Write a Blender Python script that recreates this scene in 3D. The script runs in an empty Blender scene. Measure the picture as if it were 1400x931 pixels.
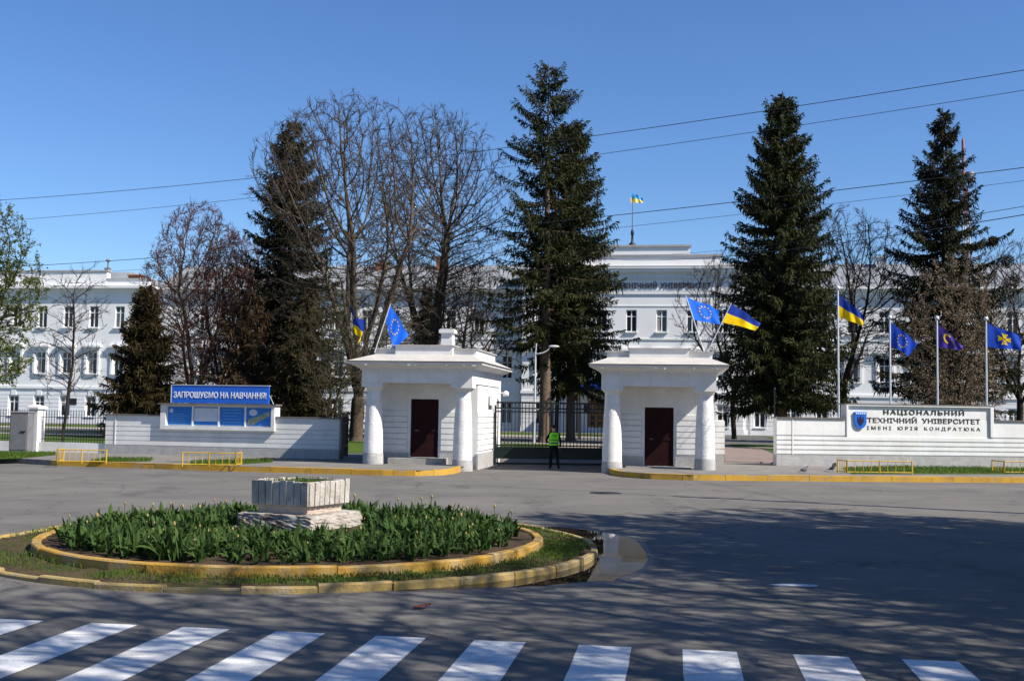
import bpy, bmesh, math, random
import numpy as np
from mathutils import Vector, Matrix

C = bpy.context.scene.collection
SC = bpy.context.scene

# ------------------------------------------------------------------ camera
FPX, CAMH = 1550.0, 2.3
PITCH, ROLL = math.atan(96.5 / 1550), 0.015
cam_d = bpy.data.cameras.new('camera')
cam = bpy.data.objects.new('camera', cam_d)
C.objects.link(cam)
cam_d.sensor_width = 36.0
cam_d.lens = 36.0 * FPX / 1400
cam_d.clip_start = 0.1
cam_d.clip_end = 6000
cam.matrix_world = (Matrix.Translation((0, 0, CAMH)) @ Matrix.Rotation(math.pi / 2 + PITCH, 4, 'X')
                    @ Matrix.Rotation(ROLL, 4, 'Z'))
SC.camera = cam
CAMR = np.array(cam.matrix_world.to_3x3())

# ------------------------------------------------------------------ light
SUN_AZ, SUN_EL = math.radians(63), math.radians(43)      # shadows fall 63 deg left of straight ahead
shadow_dir = Vector((-math.sin(SUN_AZ), math.cos(SUN_AZ), 0))
to_sun = Vector((-shadow_dir.x * math.cos(SUN_EL), -shadow_dir.y * math.cos(SUN_EL), math.sin(SUN_EL)))
W = bpy.data.worlds.new('World')
SC.world = W
W.use_nodes = True
wn = W.node_tree.nodes
sky = wn.new('ShaderNodeTexSky')
sky.sky_type = 'NISHITA'
sky.sun_disc = False
sky.sun_elevation = SUN_EL
sky.sun_rotation = math.atan2(to_sun.x, to_sun.y)
sky.altitude = 300
sky.air_density = 1.0
sky.dust_density = 0.15
sky.ozone_density = 6.0
hsv = wn.new('ShaderNodeHueSaturation')
hsv.inputs['Saturation'].default_value = 1.12
hsv.inputs['Hue'].default_value = 0.5065
W.node_tree.links.new(sky.outputs[0], hsv.inputs['Color'])
W.node_tree.links.new(hsv.outputs[0], wn['Background'].inputs[0])
wn['Background'].inputs[1].default_value = 0.088
sun_d = bpy.data.lights.new('sun', 'SUN')
sun_d.energy = 5.0
sun_d.angle = math.radians(0.5)
sun_d.color = (1.0, 0.94, 0.84)
sun = bpy.data.objects.new('sun', sun_d)
C.objects.link(sun)
sun.rotation_euler = to_sun.to_track_quat('Z', 'Y').to_euler()
SC.view_settings.view_transform = 'Standard'
SC.view_settings.look = 'None'
SC.view_settings.exposure = 0.76
SC.view_settings.gamma = 1.0
SC.view_settings.use_curve_mapping = False


# ------------------------------------------------------------------ measuring
def ray(x, y):
    return CAMR @ np.array([(x - 700) / FPX, -(y - 465.5) / FPX, -1.0])


def ground(x, y, z=0.0):
    d = ray(x, y)
    p = d * ((z - CAMH) / d[2])
    return Vector((p[0], p[1], z))


def at(x, y, Y):
    d = ray(x, y)
    p = d * (Y / d[1])
    return Vector((p[0], p[1], p[2] + CAMH))


AXIS = math.radians(-8.36)                # the gate's depth axis, turned a little right of the view
EX = Vector((math.cos(AXIS), math.sin(AXIS), 0))
EY = Vector((-math.sin(AXIS), math.cos(AXIS), 0))


def on_plane(x, y, origin, n=EY):
    d = Vector(ray(x, y))
    o = Vector((0, 0, CAMH))
    return o + d * ((Vector(origin) - o).dot(n) / d.dot(n))


# ------------------------------------------------------------------ materials
def noise_mat(name, c1, c2, scale=4.0, rough=0.8, detail=6.0, bump=0.0, bscale=60.0, spec=0.3, extra=None, lo=0.35, hi=0.65):
    m = bpy.data.materials.new(name)
    m.use_nodes = True
    nt = m.node_tree
    b = nt.nodes['Principled BSDF']
    b.inputs['Roughness'].default_value = rough
    b.inputs['Specular IOR Level'].default_value = spec
    tc = nt.nodes.new('ShaderNodeTexCoord')
    n = nt.nodes.new('ShaderNodeTexNoise')
    n.inputs['Scale'].default_value = scale
    n.inputs['Detail'].default_value = detail
    n.inputs['Roughness'].default_value = 0.65
    nt.links.new(tc.outputs['Object'], n.inputs['Vector'])
    mr = nt.nodes.new('ShaderNodeMapRange')
    mr.inputs[1].default_value = lo
    mr.inputs[2].default_value = hi
    nt.links.new(n.outputs['Fac'], mr.inputs[0])
    mx = nt.nodes.new('ShaderNodeMix')
    mx.data_type = 'RGBA'
    mx.inputs[6].default_value = (*c1, 1)
    mx.inputs[7].default_value = (*c2, 1)
    nt.links.new(mr.outputs[0], mx.inputs[0])
    out = mx.outputs[2]
    if extra:
        out = extra(nt, tc, out)
    nt.links.new(out, b.inputs['Base Color'])
    if bump:
        n2 = nt.nodes.new('ShaderNodeTexNoise')
        n2.inputs['Scale'].default_value = bscale
        n2.inputs['Detail'].default_value = 4
        nt.links.new(tc.outputs['Object'], n2.inputs['Vector'])
        bp = nt.nodes.new('ShaderNodeBump')
        bp.inputs['Strength'].default_value = bump
        bp.inputs['Distance'].default_value = 0.02
        nt.links.new(n2.outputs['Fac'], bp.inputs['Height'])
        nt.links.new(bp.outputs[0], b.inputs['Normal'])
    return m


def overlay(color, scale, lo, hi, amount=1.0, stretch=(1, 1, 1), detail=5.0, kind='noise'):
    """a layer of stains or wear with a shape of its own"""
    def f(nt, tc, out):
        mp = nt.nodes.new('ShaderNodeMapping')
        mp.inputs['Scale'].default_value = stretch
        nt.links.new(tc.outputs['Object'], mp.inputs['Vector'])
        if kind == 'noise':
            n = nt.nodes.new('ShaderNodeTexNoise')
            n.inputs['Detail'].default_value = detail
            n.inputs['Roughness'].default_value = 0.7
            src = n.outputs['Fac']
        else:
            n = nt.nodes.new('ShaderNodeTexVoronoi')
            n.feature = 'DISTANCE_TO_EDGE'
            src = n.outputs['Distance']
            # bend the straight cell edges
            w = nt.nodes.new('ShaderNodeTexNoise')
            w.inputs['Scale'].default_value = 1.5
            nt.links.new(mp.outputs[0], w.inputs['Vector'])
            ad = nt.nodes.new('ShaderNodeVectorMath')
            ad.operation = 'ADD'
            nt.links.new(mp.outputs[0], ad.inputs[0])
            nt.links.new(w.outputs['Color'], ad.inputs[1])
            mp = ad
        n.inputs['Scale'].default_value = scale
        nt.links.new(mp.outputs[0], n.inputs['Vector'])
        r = nt.nodes.new('ShaderNodeMapRange')
        r.inputs[1].default_value = lo
        r.inputs[2].default_value = hi
        r.inputs[4].default_value = amount
        nt.links.new(src, r.inputs[0])
        mx = nt.nodes.new('ShaderNodeMix')
        mx.data_type = 'RGBA'
        nt.links.new(r.outputs[0], mx.inputs[0])
        nt.links.new(out, mx.inputs[6])
        mx.inputs[7].default_value = (*color, 1)
        return mx.outputs[2]
    return f


def chain(*fs):
    def f(nt, tc, out):
        for g in fs:
            out = g(nt, tc, out)
        return out
    return f


def plain(name, c, rough=0.5, spec=0.4, metal=0.0):
    k = 0.88
    m = noise_mat(name, c, tuple(v * k for v in c), 3.0, rough, 4, spec=spec)
    m.node_tree.nodes['Principled BSDF'].inputs['Metallic'].default_value = metal
    return m


M = {}
M['asphalt'] = noise_mat('asphalt', (0.158, 0.147, 0.132), (0.110, 0.104, 0.095), 0.30, 0.85, 9, 0.45, 90, 0.25,
                         chain(overlay((0.05, 0.048, 0.046), 55, 0.54, 0.70, 0.6),
                               overlay((0.27, 0.255, 0.23), 75, 0.58, 0.72, 0.55),
                               overlay((0.085, 0.08, 0.075), 0.9, 0.53, 0.72, 0.5, (0.25, 1, 1)),
                               overlay((0.06, 0.057, 0.054), 0.45, 0.60, 0.63, 0.35, (1, .6, 1), 3),
                               overlay((0.045, 0.043, 0.042), 3.5, 0.70, 0.76, 0.6),
                               overlay((0.05, 0.048, 0.046), 0.25, 0.012, 0.002, 0.55, kind='crack')))
M['wet_asphalt'] = noise_mat('wet_asphalt', (0.060, 0.054, 0.047), (0.042, 0.038, 0.034), 2.0, 0.45, 8, 0.3, 60, 0.4)
M['pavement'] = noise_mat('pavement', (0.20, 0.185, 0.165), (0.145, 0.137, 0.127), 0.8, 0.9, 8, 0.3, 60, 0.2,
                          overlay((0.09, 0.085, 0.075), 2.2, 0.58, 0.75, 0.6))
M['campus_asphalt'] = noise_mat('campus_asphalt', (0.10, 0.098, 0.095), (0.075, 0.073, 0.072), 0.4, 0.9, 6)
M['paving'] = noise_mat('paving', (0.25, 0.185, 0.155), (0.19, 0.145, 0.125), 1.5, 0.9, 6)
M['pale_paving'] = noise_mat('pale_paving', (0.34, 0.30, 0.24), (0.26, 0.235, 0.20), 1.2, 0.9, 6)
M['lawn'] = noise_mat('lawn', (0.075, 0.115, 0.020), (0.040, 0.070, 0.012), 2.5, 0.95, 8, 0.6, 30, 0.1,
                      overlay((0.10, 0.085, 0.03), 0.7, 0.58, 0.75, 0.6))
M['far_ground'] = noise_mat('far_ground', (0.08, 0.085, 0.045), (0.06, 0.06, 0.04), 0.02, 0.95)
M['soil'] = noise_mat('soil', (0.075, 0.052, 0.033), (0.035, 0.025, 0.016), 6, 0.95, 8, 1.0, 25, 0.1)
M['ring_dirt'] = noise_mat('ring_dirt', (0.085, 0.060, 0.034), (0.05, 0.038, 0.022), 2.5, 0.95, 8, 0.9, 30, 0.1,
                           overlay((0.038, 0.055, 0.012), 1.1, 0.48, 0.66, 0.8))
M['white'] = noise_mat('white_wall', (0.73, 0.725, 0.715), (0.63, 0.625, 0.615), 1.2, 0.85, 8, 0.15, 40, 0.2,
                       chain(overlay((0.5, 0.48, 0.45), 3.0, 0.58, 0.80, 0.5, (1, 1, 0.3)),
                             overlay((0.46, 0.44, 0.41), 2.6, 0.54, 0.76, 0.45, (1.6, 1.6, 0.12), 8),
                             overlay((0.62, 0.60, 0.56), 0.8, 0.50, 0.56, 0.5)))
M['white_far'] = noise_mat('white_facade', (0.78, 0.775, 0.77), (0.71, 0.705, 0.70), 0.25, 0.85, 6)
M['column_white'] = noise_mat('column_white', (0.73, 0.72, 0.705), (0.60, 0.59, 0.575), 3.0, 0.85, 8, 0.8, 14, 0.2,
                              overlay((0.42, 0.40, 0.37), 5.0, 0.6, 0.8, 0.5, (1, 1, 0.25)))
M['grey_base'] = noise_mat('grey_base', (0.40, 0.39, 0.385), (0.30, 0.295, 0.29), 3.0, 0.9, 8, 0.6, 20, 0.2,
                           overlay((0.62, 0.6, 0.57), 7.0, 0.58, 0.7, 0.7))
M['coping'] = noise_mat('coping_metal', (0.16, 0.14, 0.125), (0.11, 0.10, 0.095), 2, 0.5)
M['yellow'] = noise_mat('yellow_paint', (0.50, 0.285, 0.035), (0.38, 0.22, 0.035), 2.0, 0.75, 8, 0.4, 30, 0.2,
                        chain(overlay((0.30, 0.26, 0.20), 3.5, 0.53, 0.68, 0.75), overlay((0.10, 0.085, 0.06), 2.2, 0.56, 0.74, 0.6)))
M['yellow_rim'] = noise_mat('rim_yellow_paint', (0.42, 0.235, 0.035), (0.30, 0.185, 0.045), 1.2, 0.8, 8, 0.5, 26, 0.2,
                        chain(overlay((0.33, 0.28, 0.19), 1.6, 0.47, 0.63, 0.6), overlay((0.07, 0.055, 0.035), 3.5, 0.54, 0.70, 0.75)))
M['yellow_worn'] = noise_mat('worn_yellow_paint', (0.40, 0.27, 0.08), (0.26, 0.20, 0.10), 2.5, 0.85, 8, 0.6, 24, 0.15,
                             chain(overlay((0.25, 0.22, 0.17), 3.0, 0.48, 0.68, 0.85),
                                   overlay((0.07, 0.06, 0.04), 5.0, 0.6, 0.72, 0.8)))
M['yellow_steel'] = plain('yellow_steel', (0.52, 0.32, 0.025), 0.5)
M['kerb_grey'] = noise_mat('kerb_grey', (0.22, 0.20, 0.185), (0.14, 0.13, 0.12), 2.5, 0.9, 8, 0.4, 30)
M['road_paint'] = noise_mat('road_paint', (0.74, 0.735, 0.72), (0.60, 0.595, 0.585), 1.5, 0.75, 8, 0.3, 60, 0.2,
                            chain(overlay((0.20, 0.19, 0.18), 2.2, 0.53, 0.68, 0.8, (0.35, 1.6, 1), 9),
                                  overlay((0.13, 0.125, 0.12), 26, 0.60, 0.70, 0.75)))
M['sheet_roof'] = noise_mat('sheet_roof', (0.52, 0.49, 0.44), (0.42, 0.39, 0.35), 1.5, 0.6, 8, extra=overlay((0.24, 0.17, 0.11), 2.5, 0.62, 0.8, 0.7))
M['grey_roof'] = noise_mat('grey_roof', (0.27, 0.28, 0.29), (0.20, 0.21, 0.22), 0.5, 0.45)
M['brick'] = noise_mat('brick', (0.34, 0.13, 0.07), (0.24, 0.10, 0.06), 6, 0.9)
M['door'] = noise_mat('maroon_door', (0.024, 0.005, 0.006), (0.015, 0.004, 0.005), 3, 0.75, spec=0.12)
M['wood_door'] = noise_mat('wood_door', (0.38, 0.17, 0.045), (0.26, 0.11, 0.03), 4, 0.5)
M['black_iron'] = plain('black_iron', (0.012, 0.016, 0.015), 0.5)
M['green_iron'] = plain('green_iron', (0.005, 0.012, 0.010), 0.45)
M['brown_iron'] = plain('brown_iron', (0.045, 0.026, 0.020), 0.6)
M['pale_metal'] = plain('pale_metal', (0.62, 0.63, 0.64), 0.4, 0.5, 0.3)
M['grey_metal'] = noise_mat('grey_metal', (0.17, 0.17, 0.18), (0.13, 0.13, 0.14), 3, 0.55, extra=overlay((0.09, 0.08, 0.075), 4, 0.6, 0.78, 0.6))
M['dark'] = plain('dark', (0.015, 0.015, 0.017), 0.6)
M['cable'] = plain('cable', (0.02, 0.02, 0.022), 0.7)
M['concrete'] = noise_mat('concrete', (0.36, 0.34, 0.31), (0.26, 0.245, 0.225), 2.5, 0.9, 8, 0.5, 30)
M['planter'] = noise_mat('weathered_planter', (0.47, 0.44, 0.40), (0.30, 0.27, 0.24), 3.0, 0.9, 9, 0.9, 18, 0.2,
                         chain(overlay((0.12, 0.085, 0.07), 4.5, 0.56, 0.66, 0.9, (1, 1, 0.5), 9),
                               overlay((0.24, 0.19, 0.16), 9, 0.55, 0.66, 0.7, (1, 1, 0.6))))
M['plinth'] = noise_mat('weathered_plinth', (0.40, 0.37, 0.335), (0.22, 0.19, 0.165), 3.0, 0.9, 9, 1.0, 12, 0.2,
                        chain(overlay((0.07, 0.05, 0.042), 3.2, 0.50, 0.60, 0.9, (0.6, 0.6, 1.4), 9),))
M['neck'] = noise_mat('planter_neck', (0.55, 0.44, 0.37), (0.42, 0.34, 0.29), 4, 0.9, 8, 0.5, 20)
M['sign_blue'] = plain('sign_blue', (0.013, 0.115, 0.56), 0.35)
M['poster_blue'] = noise_mat('poster_blue', (0.018, 0.19, 0.58), (0.012, 0.14, 0.48), 1.2, 0.3)
M['poster_light'] = noise_mat('poster_light', (0.58, 0.62, 0.68), (0.48, 0.54, 0.62), 3.0, 0.3)
M['poster_line'] = plain('poster_line', (0.10, 0.30, 0.62), 0.4)
M['poster_green'] = noise_mat('poster_green', (0.42, 0.43, 0.36), (0.15, 0.20, 0.10), 9.0, 0.4)
M['white_letter'] = plain('white_letter', (0.85, 0.86, 0.88), 0.5)
M['dark_letter'] = plain('dark_letter', (0.030, 0.022, 0.020), 0.5)
M['frame_white'] = plain('frame_white', (0.80, 0.80, 0.80), 0.5)
M['crest_blue'] = plain('crest_blue', (0.015, 0.12, 0.55), 0.4)
M['flag_blue'] = plain('flag_blue', (0.010, 0.06, 0.42), 0.75, 0.2)
M['flag_eu'] = plain('flag_eu', (0.008, 0.11, 0.60), 0.75, 0.2)
M['flag_navy'] = plain('flag_navy', (0.008, 0.035, 0.27), 0.75, 0.2)
M['flag_yellow'] = plain('flag_yellow', (0.80, 0.52, 0.0), 0.75, 0.2)
M['flag_pale_blue'] = plain('flag_pale_blue', (0.05, 0.32, 0.62), 0.75, 0.2)
M['flag_pale_yellow'] = plain('flag_pale_yellow', (0.75, 0.62, 0.15), 0.75, 0.2)
M['flag_purple'] = plain('flag_purple', (0.060, 0.030, 0.26), 0.75, 0.2)
M['flag_dark'] = plain('flag_dark', (0.02, 0.015, 0.05), 0.75, 0.2)
M['clothes'] = plain('dark_clothes', (0.010, 0.010, 0.013), 0.85, 0.1)
M['skin'] = plain('skin', (0.42, 0.24, 0.17), 0.6)
M['hair'] = plain('hair', (0.012, 0.010, 0.009), 0.8)
M['hivis'] = plain('hi_vis', (0.22, 0.80, 0.03), 0.7, 0.2)
M['hivis_band'] = plain('hi_vis_band', (0.06, 0.09, 0.07), 0.4)
M['pigeon'] = noise_mat('pigeon_grey', (0.10, 0.105, 0.12), (0.05, 0.052, 0.062), 20, 0.7)
M['pigeon_pale'] = plain('pigeon_pale', (0.22, 0.22, 0.24), 0.7)
M['mast_red'] = plain('mast_red', (0.26, 0.085, 0.08), 0.6)
M['mast_white'] = plain('mast_white', (0.62, 0.62, 0.64), 0.6)
M['plank'] = noise_mat('old_plank', (0.13, 0.11, 0.10), (0.07, 0.06, 0.055), 5, 0.9)
M['dead_leaf'] = plain('dead_leaf', (0.20, 0.07, 0.035), 0.8)

M['bark_grey'] = noise_mat('bark_grey', (0.115, 0.088, 0.066), (0.053, 0.041, 0.032), 5, 0.95, 8, 0.8, 20, 0.1)
M['bark_dark'] = noise_mat('bark_dark', (0.050, 0.038, 0.030), (0.026, 0.020, 0.017), 5, 0.95, 8, 0.8, 20, 0.1)
M['bark_red'] = noise_mat('bark_red', (0.125, 0.052, 0.038), (0.065, 0.029, 0.022), 5, 0.95, 8, 0.5, 20, 0.1)
M['bark_spruce'] = noise_mat('bark_spruce', (0.155, 0.108, 0.078), (0.080, 0.056, 0.043), 6, 0.95, 8, 0.8, 16, 0.1)
M['twig_brown'] = noise_mat('twig_brown', (0.068, 0.054, 0.041), (0.040, 0.032, 0.025), 1, 0.9, 4, spec=0.1)


def leaf_mat(name, c1, c2, scale, trans=0.25):
    m = noise_mat(name, c1, c2, scale, 0.7, 5, spec=0.15)
    nt = m.node_tree
    b = nt.nodes['Principled BSDF']
    o = nt.nodes['Material Output']
    t = nt.nodes.new('ShaderNodeBsdfTranslucent')
    src = b.inputs['Base Color'].links[0].from_socket
    nt.links.new(src, t.inputs['Color'])
    mx = nt.nodes.new('ShaderNodeMixShader')
    mx.inputs[0].default_value = trans
    nt.links.new(b.outputs[0], mx.inputs[1])
    nt.links.new(t.outputs[0], mx.inputs[2])
    nt.links.new(mx.outputs[0], o.inputs['Surface'])
    return m


M['spruce'] = leaf_mat('spruce_needles', (0.040, 0.044, 0.011), (0.015, 0.020, 0.006), 0.7, 0.12)
M['spruce_dark'] = leaf_mat('dark_spruce_needles', (0.026, 0.027, 0.008), (0.011, 0.014, 0.005), 0.7, 0.12)
M['thuja'] = leaf_mat('olive_needles', (0.056, 0.041, 0.013), (0.026, 0.019, 0.008), 0.6, 0.15)
M['brown_needles'] = leaf_mat('brown_needles', (0.080, 0.048, 0.022), (0.040, 0.026, 0.014), 0.6, 0.15)
M['bud_green'] = leaf_mat('bud_green', (0.135, 0.165, 0.028), (0.075, 0.098, 0.018), 0.9, 0.35)
M['bud_red'] = leaf_mat('bud_red', (0.125, 0.062, 0.038), (0.07, 0.036, 0.024), 0.9, 0.25)
M['bud_brown'] = leaf_mat('bud_brown', (0.16, 0.105, 0.065), (0.09, 0.06, 0.04), 0.9, 0.25)
M['catkin'] = leaf_mat('pale_catkin', (0.34, 0.25, 0.165), (0.17, 0.12, 0.08), 0.8, 0.25)
M['tulip_leaf'] = leaf_mat('tulip_leaf', (0.066, 0.114, 0.026), (0.022, 0.052, 0.014), 2.0, 0.25)
M['tulip_bud'] = leaf_mat('tulip_bud', (0.42, 0.36, 0.13), (0.30, 0.20, 0.10), 8, 0.3)
M['grass_blade'] = leaf_mat('grass_blade', (0.085, 0.140, 0.018), (0.045, 0.085, 0.012), 1.5, 0.3)

glass = bpy.data.materials.new('window_glass')
glass.use_nodes = True
gb = glass.node_tree.nodes['Principled BSDF']
gb.inputs['Base Color'].default_value = (0.018, 0.022, 0.024, 1)
gb.inputs['Roughness'].default_value = 0.06
gb.inputs['Specular IOR Level'].default_value = 0.5
M['glass'] = glass
water = bpy.data.materials.new('puddle_water')
water.use_nodes = True
gb = water.node_tree.nodes['Principled BSDF']
gb.inputs['Base Color'].default_value = (0.028, 0.020, 0.015, 1)
gb.inputs['Roughness'].default_value = 0.015
gb.inputs['Specular IOR Level'].default_value = 0.5
M['water'] = water


# ------------------------------------------------------------------ object helpers
def tag(o, label=None, cat=None, group=None, kind=None):
    if label: o['label'] = label
    if cat: o['category'] = cat
    if group: o['group'] = group
    if kind: o['kind'] = kind
    return o


def thing(name, label, cat, loc=(0, 0, 0), rz=0.0, group=None):
    o = bpy.data.objects.new(name, None)
    C.objects.link(o)
    o.location = loc
    o.rotation_euler = (0, 0, rz)
    o.empty_display_size = 0.3
    return tag(o, label, cat, group)


def link(name, mesh, parent=None):
    o = bpy.data.objects.new(name, mesh)
    C.objects.link(o)
    if parent: o.parent = parent
    return o


class MB:
    """collects shapes; build() links them as one mesh object"""
    def __init__(s):
        s.v, s.f, s.m, s.sm = [], [], [], []
        s.M = Matrix.Identity(4)

    def add(s, vs, fs, mi=0, smooth=False):
        b = len(s.v)
        s.v += [tuple(s.M @ Vector(p)) for p in vs]
        for f in fs:
            s.f.append([b + i for i in f])
            s.m.append(mi)
            s.sm.append(smooth)
        return s

    def box(s, x0, x1, y0, y1, z0, z1, mi=0):
        v = [(x0, y0, z0), (x1, y0, z0), (x1, y1, z0), (x0, y1, z0), (x0, y0, z1), (x1, y0, z1), (x1, y1, z1), (x0, y1, z1)]
        return s.add(v, [(3, 2, 1, 0), (4, 5, 6, 7), (0, 1, 5, 4), (1, 2, 6, 5), (2, 3, 7, 6), (3, 0, 4, 7)], mi)

    def frustum(s, a, za, b, zb, mi=0):
        """a, b = (x0,x1,y0,y1)"""
        v = [(a[0], a[2], za), (a[1], a[2], za), (a[1], a[3], za), (a[0], a[3], za),
             (b[0], b[2], zb), (b[1], b[2], zb), (b[1], b[3], zb), (b[0], b[3], zb)]
        return s.add(v, [(3, 2, 1, 0), (4, 5, 6, 7), (0, 1, 5, 4), (1, 2, 6, 5), (2, 3, 7, 6), (3, 0, 4, 7)], mi)

    def quad(s, a, b, c, d, mi=0):
        return s.add([a, b, c, d], [(0, 1, 2, 3)], mi)

    def tube(s, p0, p1, r0, r1=None, n=8, mi=0, caps=True, smooth=True):
        r1 = r0 if r1 is None else r1
        p0, p1 = Vector(p0), Vector(p1)
        d = (p1 - p0).normalized()
        a = d.cross(Vector((0, 0, 1)) if abs(d.z) < 0.9 else Vector((1, 0, 0))).normalized()
        b = d.cross(a)
        v = []
        for p, r in ((p0, r0), (p1, r1)):
            for i in range(n):
                t = 2 * math.pi * i / n
                v.append(p + a * (r * math.cos(t)) + b * (r * math.sin(t)))
        s.add(v, [(i, (i + 1) % n, n + (i + 1) % n, n + i) for i in range(n)], mi, smooth)
        if caps:
            s.add(v[:n], [tuple(range(n))[::-1]], mi)
            s.add(v[n:], [tuple(range(n))], mi)
        return s

    def lathe(s, prof, cx=0, cy=0, n=20, mi=0, smooth=True):
        v = []
        for r, z in prof:
            for i in range(n):
                t = 2 * math.pi * i / n
                v.append((cx + r * math.cos(t), cy + r * math.sin(t), z))
        f = [(k * n + i, k * n + (i + 1) % n, (k + 1) * n + (i + 1) % n, (k + 1) * n + i)
             for k in range(len(prof) - 1) for i in range(n)]
        s.add(v, f, mi, smooth)
        s.add(v[:n], [tuple(range(n))[::-1]], mi)
        s.add(v[-n:], [tuple(range(n))], mi)
        return s

    def ball(s, c, rx, ry, rz, n=10, mi=0):
        c = Vector(c)
        prof = [(math.sin(math.pi * k / n), -math.cos(math.pi * k / n)) for k in range(n + 1)]
        v = []
        m = n * 2
        for r, z in prof:
            for i in range(m):
                t = 2 * math.pi * i / m
                v.append(c + Vector((rx * r * math.cos(t), ry * r * math.sin(t), rz * z)))
        f = [(k * m + i, k * m + (i + 1) % m, (k + 1) * m + (i + 1) % m, (k + 1) * m + i) for k in range(n) for i in range(m)]
        return s.add(v, f, mi, True)

    def poly(s, pts, z0, z1, mi=0):
        """upright prism from an outline in plan"""
        n = len(pts)
        v = [(p[0], p[1], z0) for p in pts] + [(p[0], p[1], z1) for p in pts]
        s.add(v, [tuple(range(n))[::-1], tuple(range(n, 2 * n))] + [(i, (i + 1) % n, n + (i + 1) % n, n + i) for i in range(n)], mi)
        return s

    def mesh(s, name, mats):
        me = bpy.data.meshes.new(name)
        me.from_pydata(s.v, [], s.f)
        for m in mats: me.materials.append(m)
        me.polygons.foreach_set('material_index', s.m)
        me.polygons.foreach_set('use_smooth', s.sm)
        bm = bmesh.new()
        bm.from_mesh(me)
        bmesh.ops.recalc_face_normals(bm, faces=bm.faces)
        bm.to_mesh(me)
        bm.free()
        return me

    def build(s, name, mats, parent=None):
        mats = mats if isinstance(mats, (list, tuple)) else [mats]
        return link(name, s.mesh(name, mats), parent)


def flat(name, pts, z, mat, kind='structure'):
    me = bpy.data.meshes.new(name)
    me.from_pydata([(p[0], p[1], z if len(p) < 3 or z is not None else p[2]) for p in pts], [], [tuple(range(len(pts)))])
    me.materials.append(mat)
    bm = bmesh.new(); bm.from_mesh(me)
    bmesh.ops.triangulate(bm, faces=bm.faces)
    for f in bm.faces:
        f.normal_update()
        if f.normal.z < 0: f.normal_flip()
    bm.to_mesh(me); bm.free()
    o = link(name, me)
    if kind: o['kind'] = kind
    return o


def np_mesh(name, V, Q, mats, mi=None, smooth=False):
    me = bpy.data.meshes.new(name)
    n = len(Q)
    me.vertices.add(len(V)); me.vertices.foreach_set('co', np.asarray(V, np.float32).ravel())
    me.loops.add(n * 4); me.loops.foreach_set('vertex_index', np.asarray(Q, np.int32).ravel())
    me.polygons.add(n)
    me.polygons.foreach_set('loop_start', np.arange(0, n * 4, 4, dtype=np.int32))
    me.polygons.foreach_set('loop_total', np.full(n, 4, np.int32))
    for m in mats: me.materials.append(m)
    if mi is not None: me.polygons.foreach_set('material_index', np.asarray(mi, np.int32))
    if smooth: me.polygons.foreach_set('use_smooth', np.ones(n, bool))
    me.update(calc_edges=True)
    return me


def tubes_np(P0, P1, R0, R1, n):
    P0, P1 = np.asarray(P0, float), np.asarray(P1, float)
    R0, R1 = np.asarray(R0, float), np.asarray(R1, float)
    d = P1 - P0
    d /= np.maximum(np.linalg.norm(d, axis=1, keepdims=True), 1e-9)
    ref = np.where(np.abs(d[:, 2:3]) < 0.9, np.array([[0, 0, 1.0]]), np.array([[1.0, 0, 0]]))
    a = np.cross(d, ref); a /= np.linalg.norm(a, axis=1, keepdims=True)
    b = np.cross(d, a)
    t = np.arange(n) * 2 * math.pi / n
    circ = a[:, None, :] * np.cos(t)[None, :, None] + b[:, None, :] * np.sin(t)[None, :, None]
    V = np.stack([P0[:, None] + circ * R0[:, None, None], P1[:, None] + circ * R1[:, None, None]], 1)
    N = len(P0)
    j = np.arange(n); k = (j + 1) % n
    q = np.stack([j, k, n + k, n + j], 1)
    Q = (np.arange(N) * 2 * n)[:, None, None] + q[None]
    return V.reshape(-1, 3), Q.reshape(-1, 4)


def leaves_np(P, D, L, Wd, rng):
    """quads of length L along D with width Wd, random roll"""
    D = D / np.maximum(np.linalg.norm(D, axis=1, keepdims=True), 1e-9)
    r = rng.normal(size=P.shape)
    a = np.cross(D, r); a /= np.maximum(np.linalg.norm(a, axis=1, keepdims=True), 1e-9)
    L = L[:, None]; w = Wd[:, None] * 0.5
    V = np.stack([P - a * w * 0.6, P + D * L * 0.55 - a * w, P + D * L, P + D * L * 0.55 + a * w], 1)
    Q = np.arange(len(P) * 4).reshape(-1, 4)
    return V.reshape(-1, 3), Q


def merge(parts):
    Vs, Qs, Ms, b = [], [], [], 0
    for V, Q, mi in parts:
        if len(V) == 0: continue
        Vs.append(V); Qs.append(Q + b); Ms.append(np.full(len(Q), mi)); b += len(V)
    return np.concatenate(Vs), np.concatenate(Qs), np.concatenate(Ms)


# ------------------------------------------------------------------ lettering
def text_mesh(body, mat, width, height, depth, bold=0.0, spacing=1.0, wordgap=1.0):
    cu = bpy.data.curves.new('lettering', 'FONT')
    cu.body = body
    cu.size = 1.0
    cu.offset = bold
    cu.space_character = spacing
    cu.space_word = wordgap
    cu.extrude = 0.5
    cu.resolution_u = 3
    ob = bpy.data.objects.new('lettering', cu)
    C.objects.link(ob)
    dg = bpy.context.evaluated_depsgraph_get()
    dg.update()
    me = bpy.data.meshes.new_from_object(ob.evaluated_get(dg))
    bpy.data.objects.remove(ob)
    co = np.empty(len(me.vertices) * 3, np.float32)
    me.vertices.foreach_get('co', co)
    co = co.reshape(-1, 3)
    lo, hi = co.min(0), co.max(0)
    c = (co - (lo + hi) / 2) / (hi - lo)
    out = np.stack([c[:, 0] * width, -c[:, 2] * depth, c[:, 1] * height], 1)
    me.vertices.foreach_set('co', out.astype(np.float32).ravel())
    me.materials.clear(); me.materials.append(mat)
    me.name = 'lettering'
    me.update()
    return me


rnd = random.Random(7)
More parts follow.
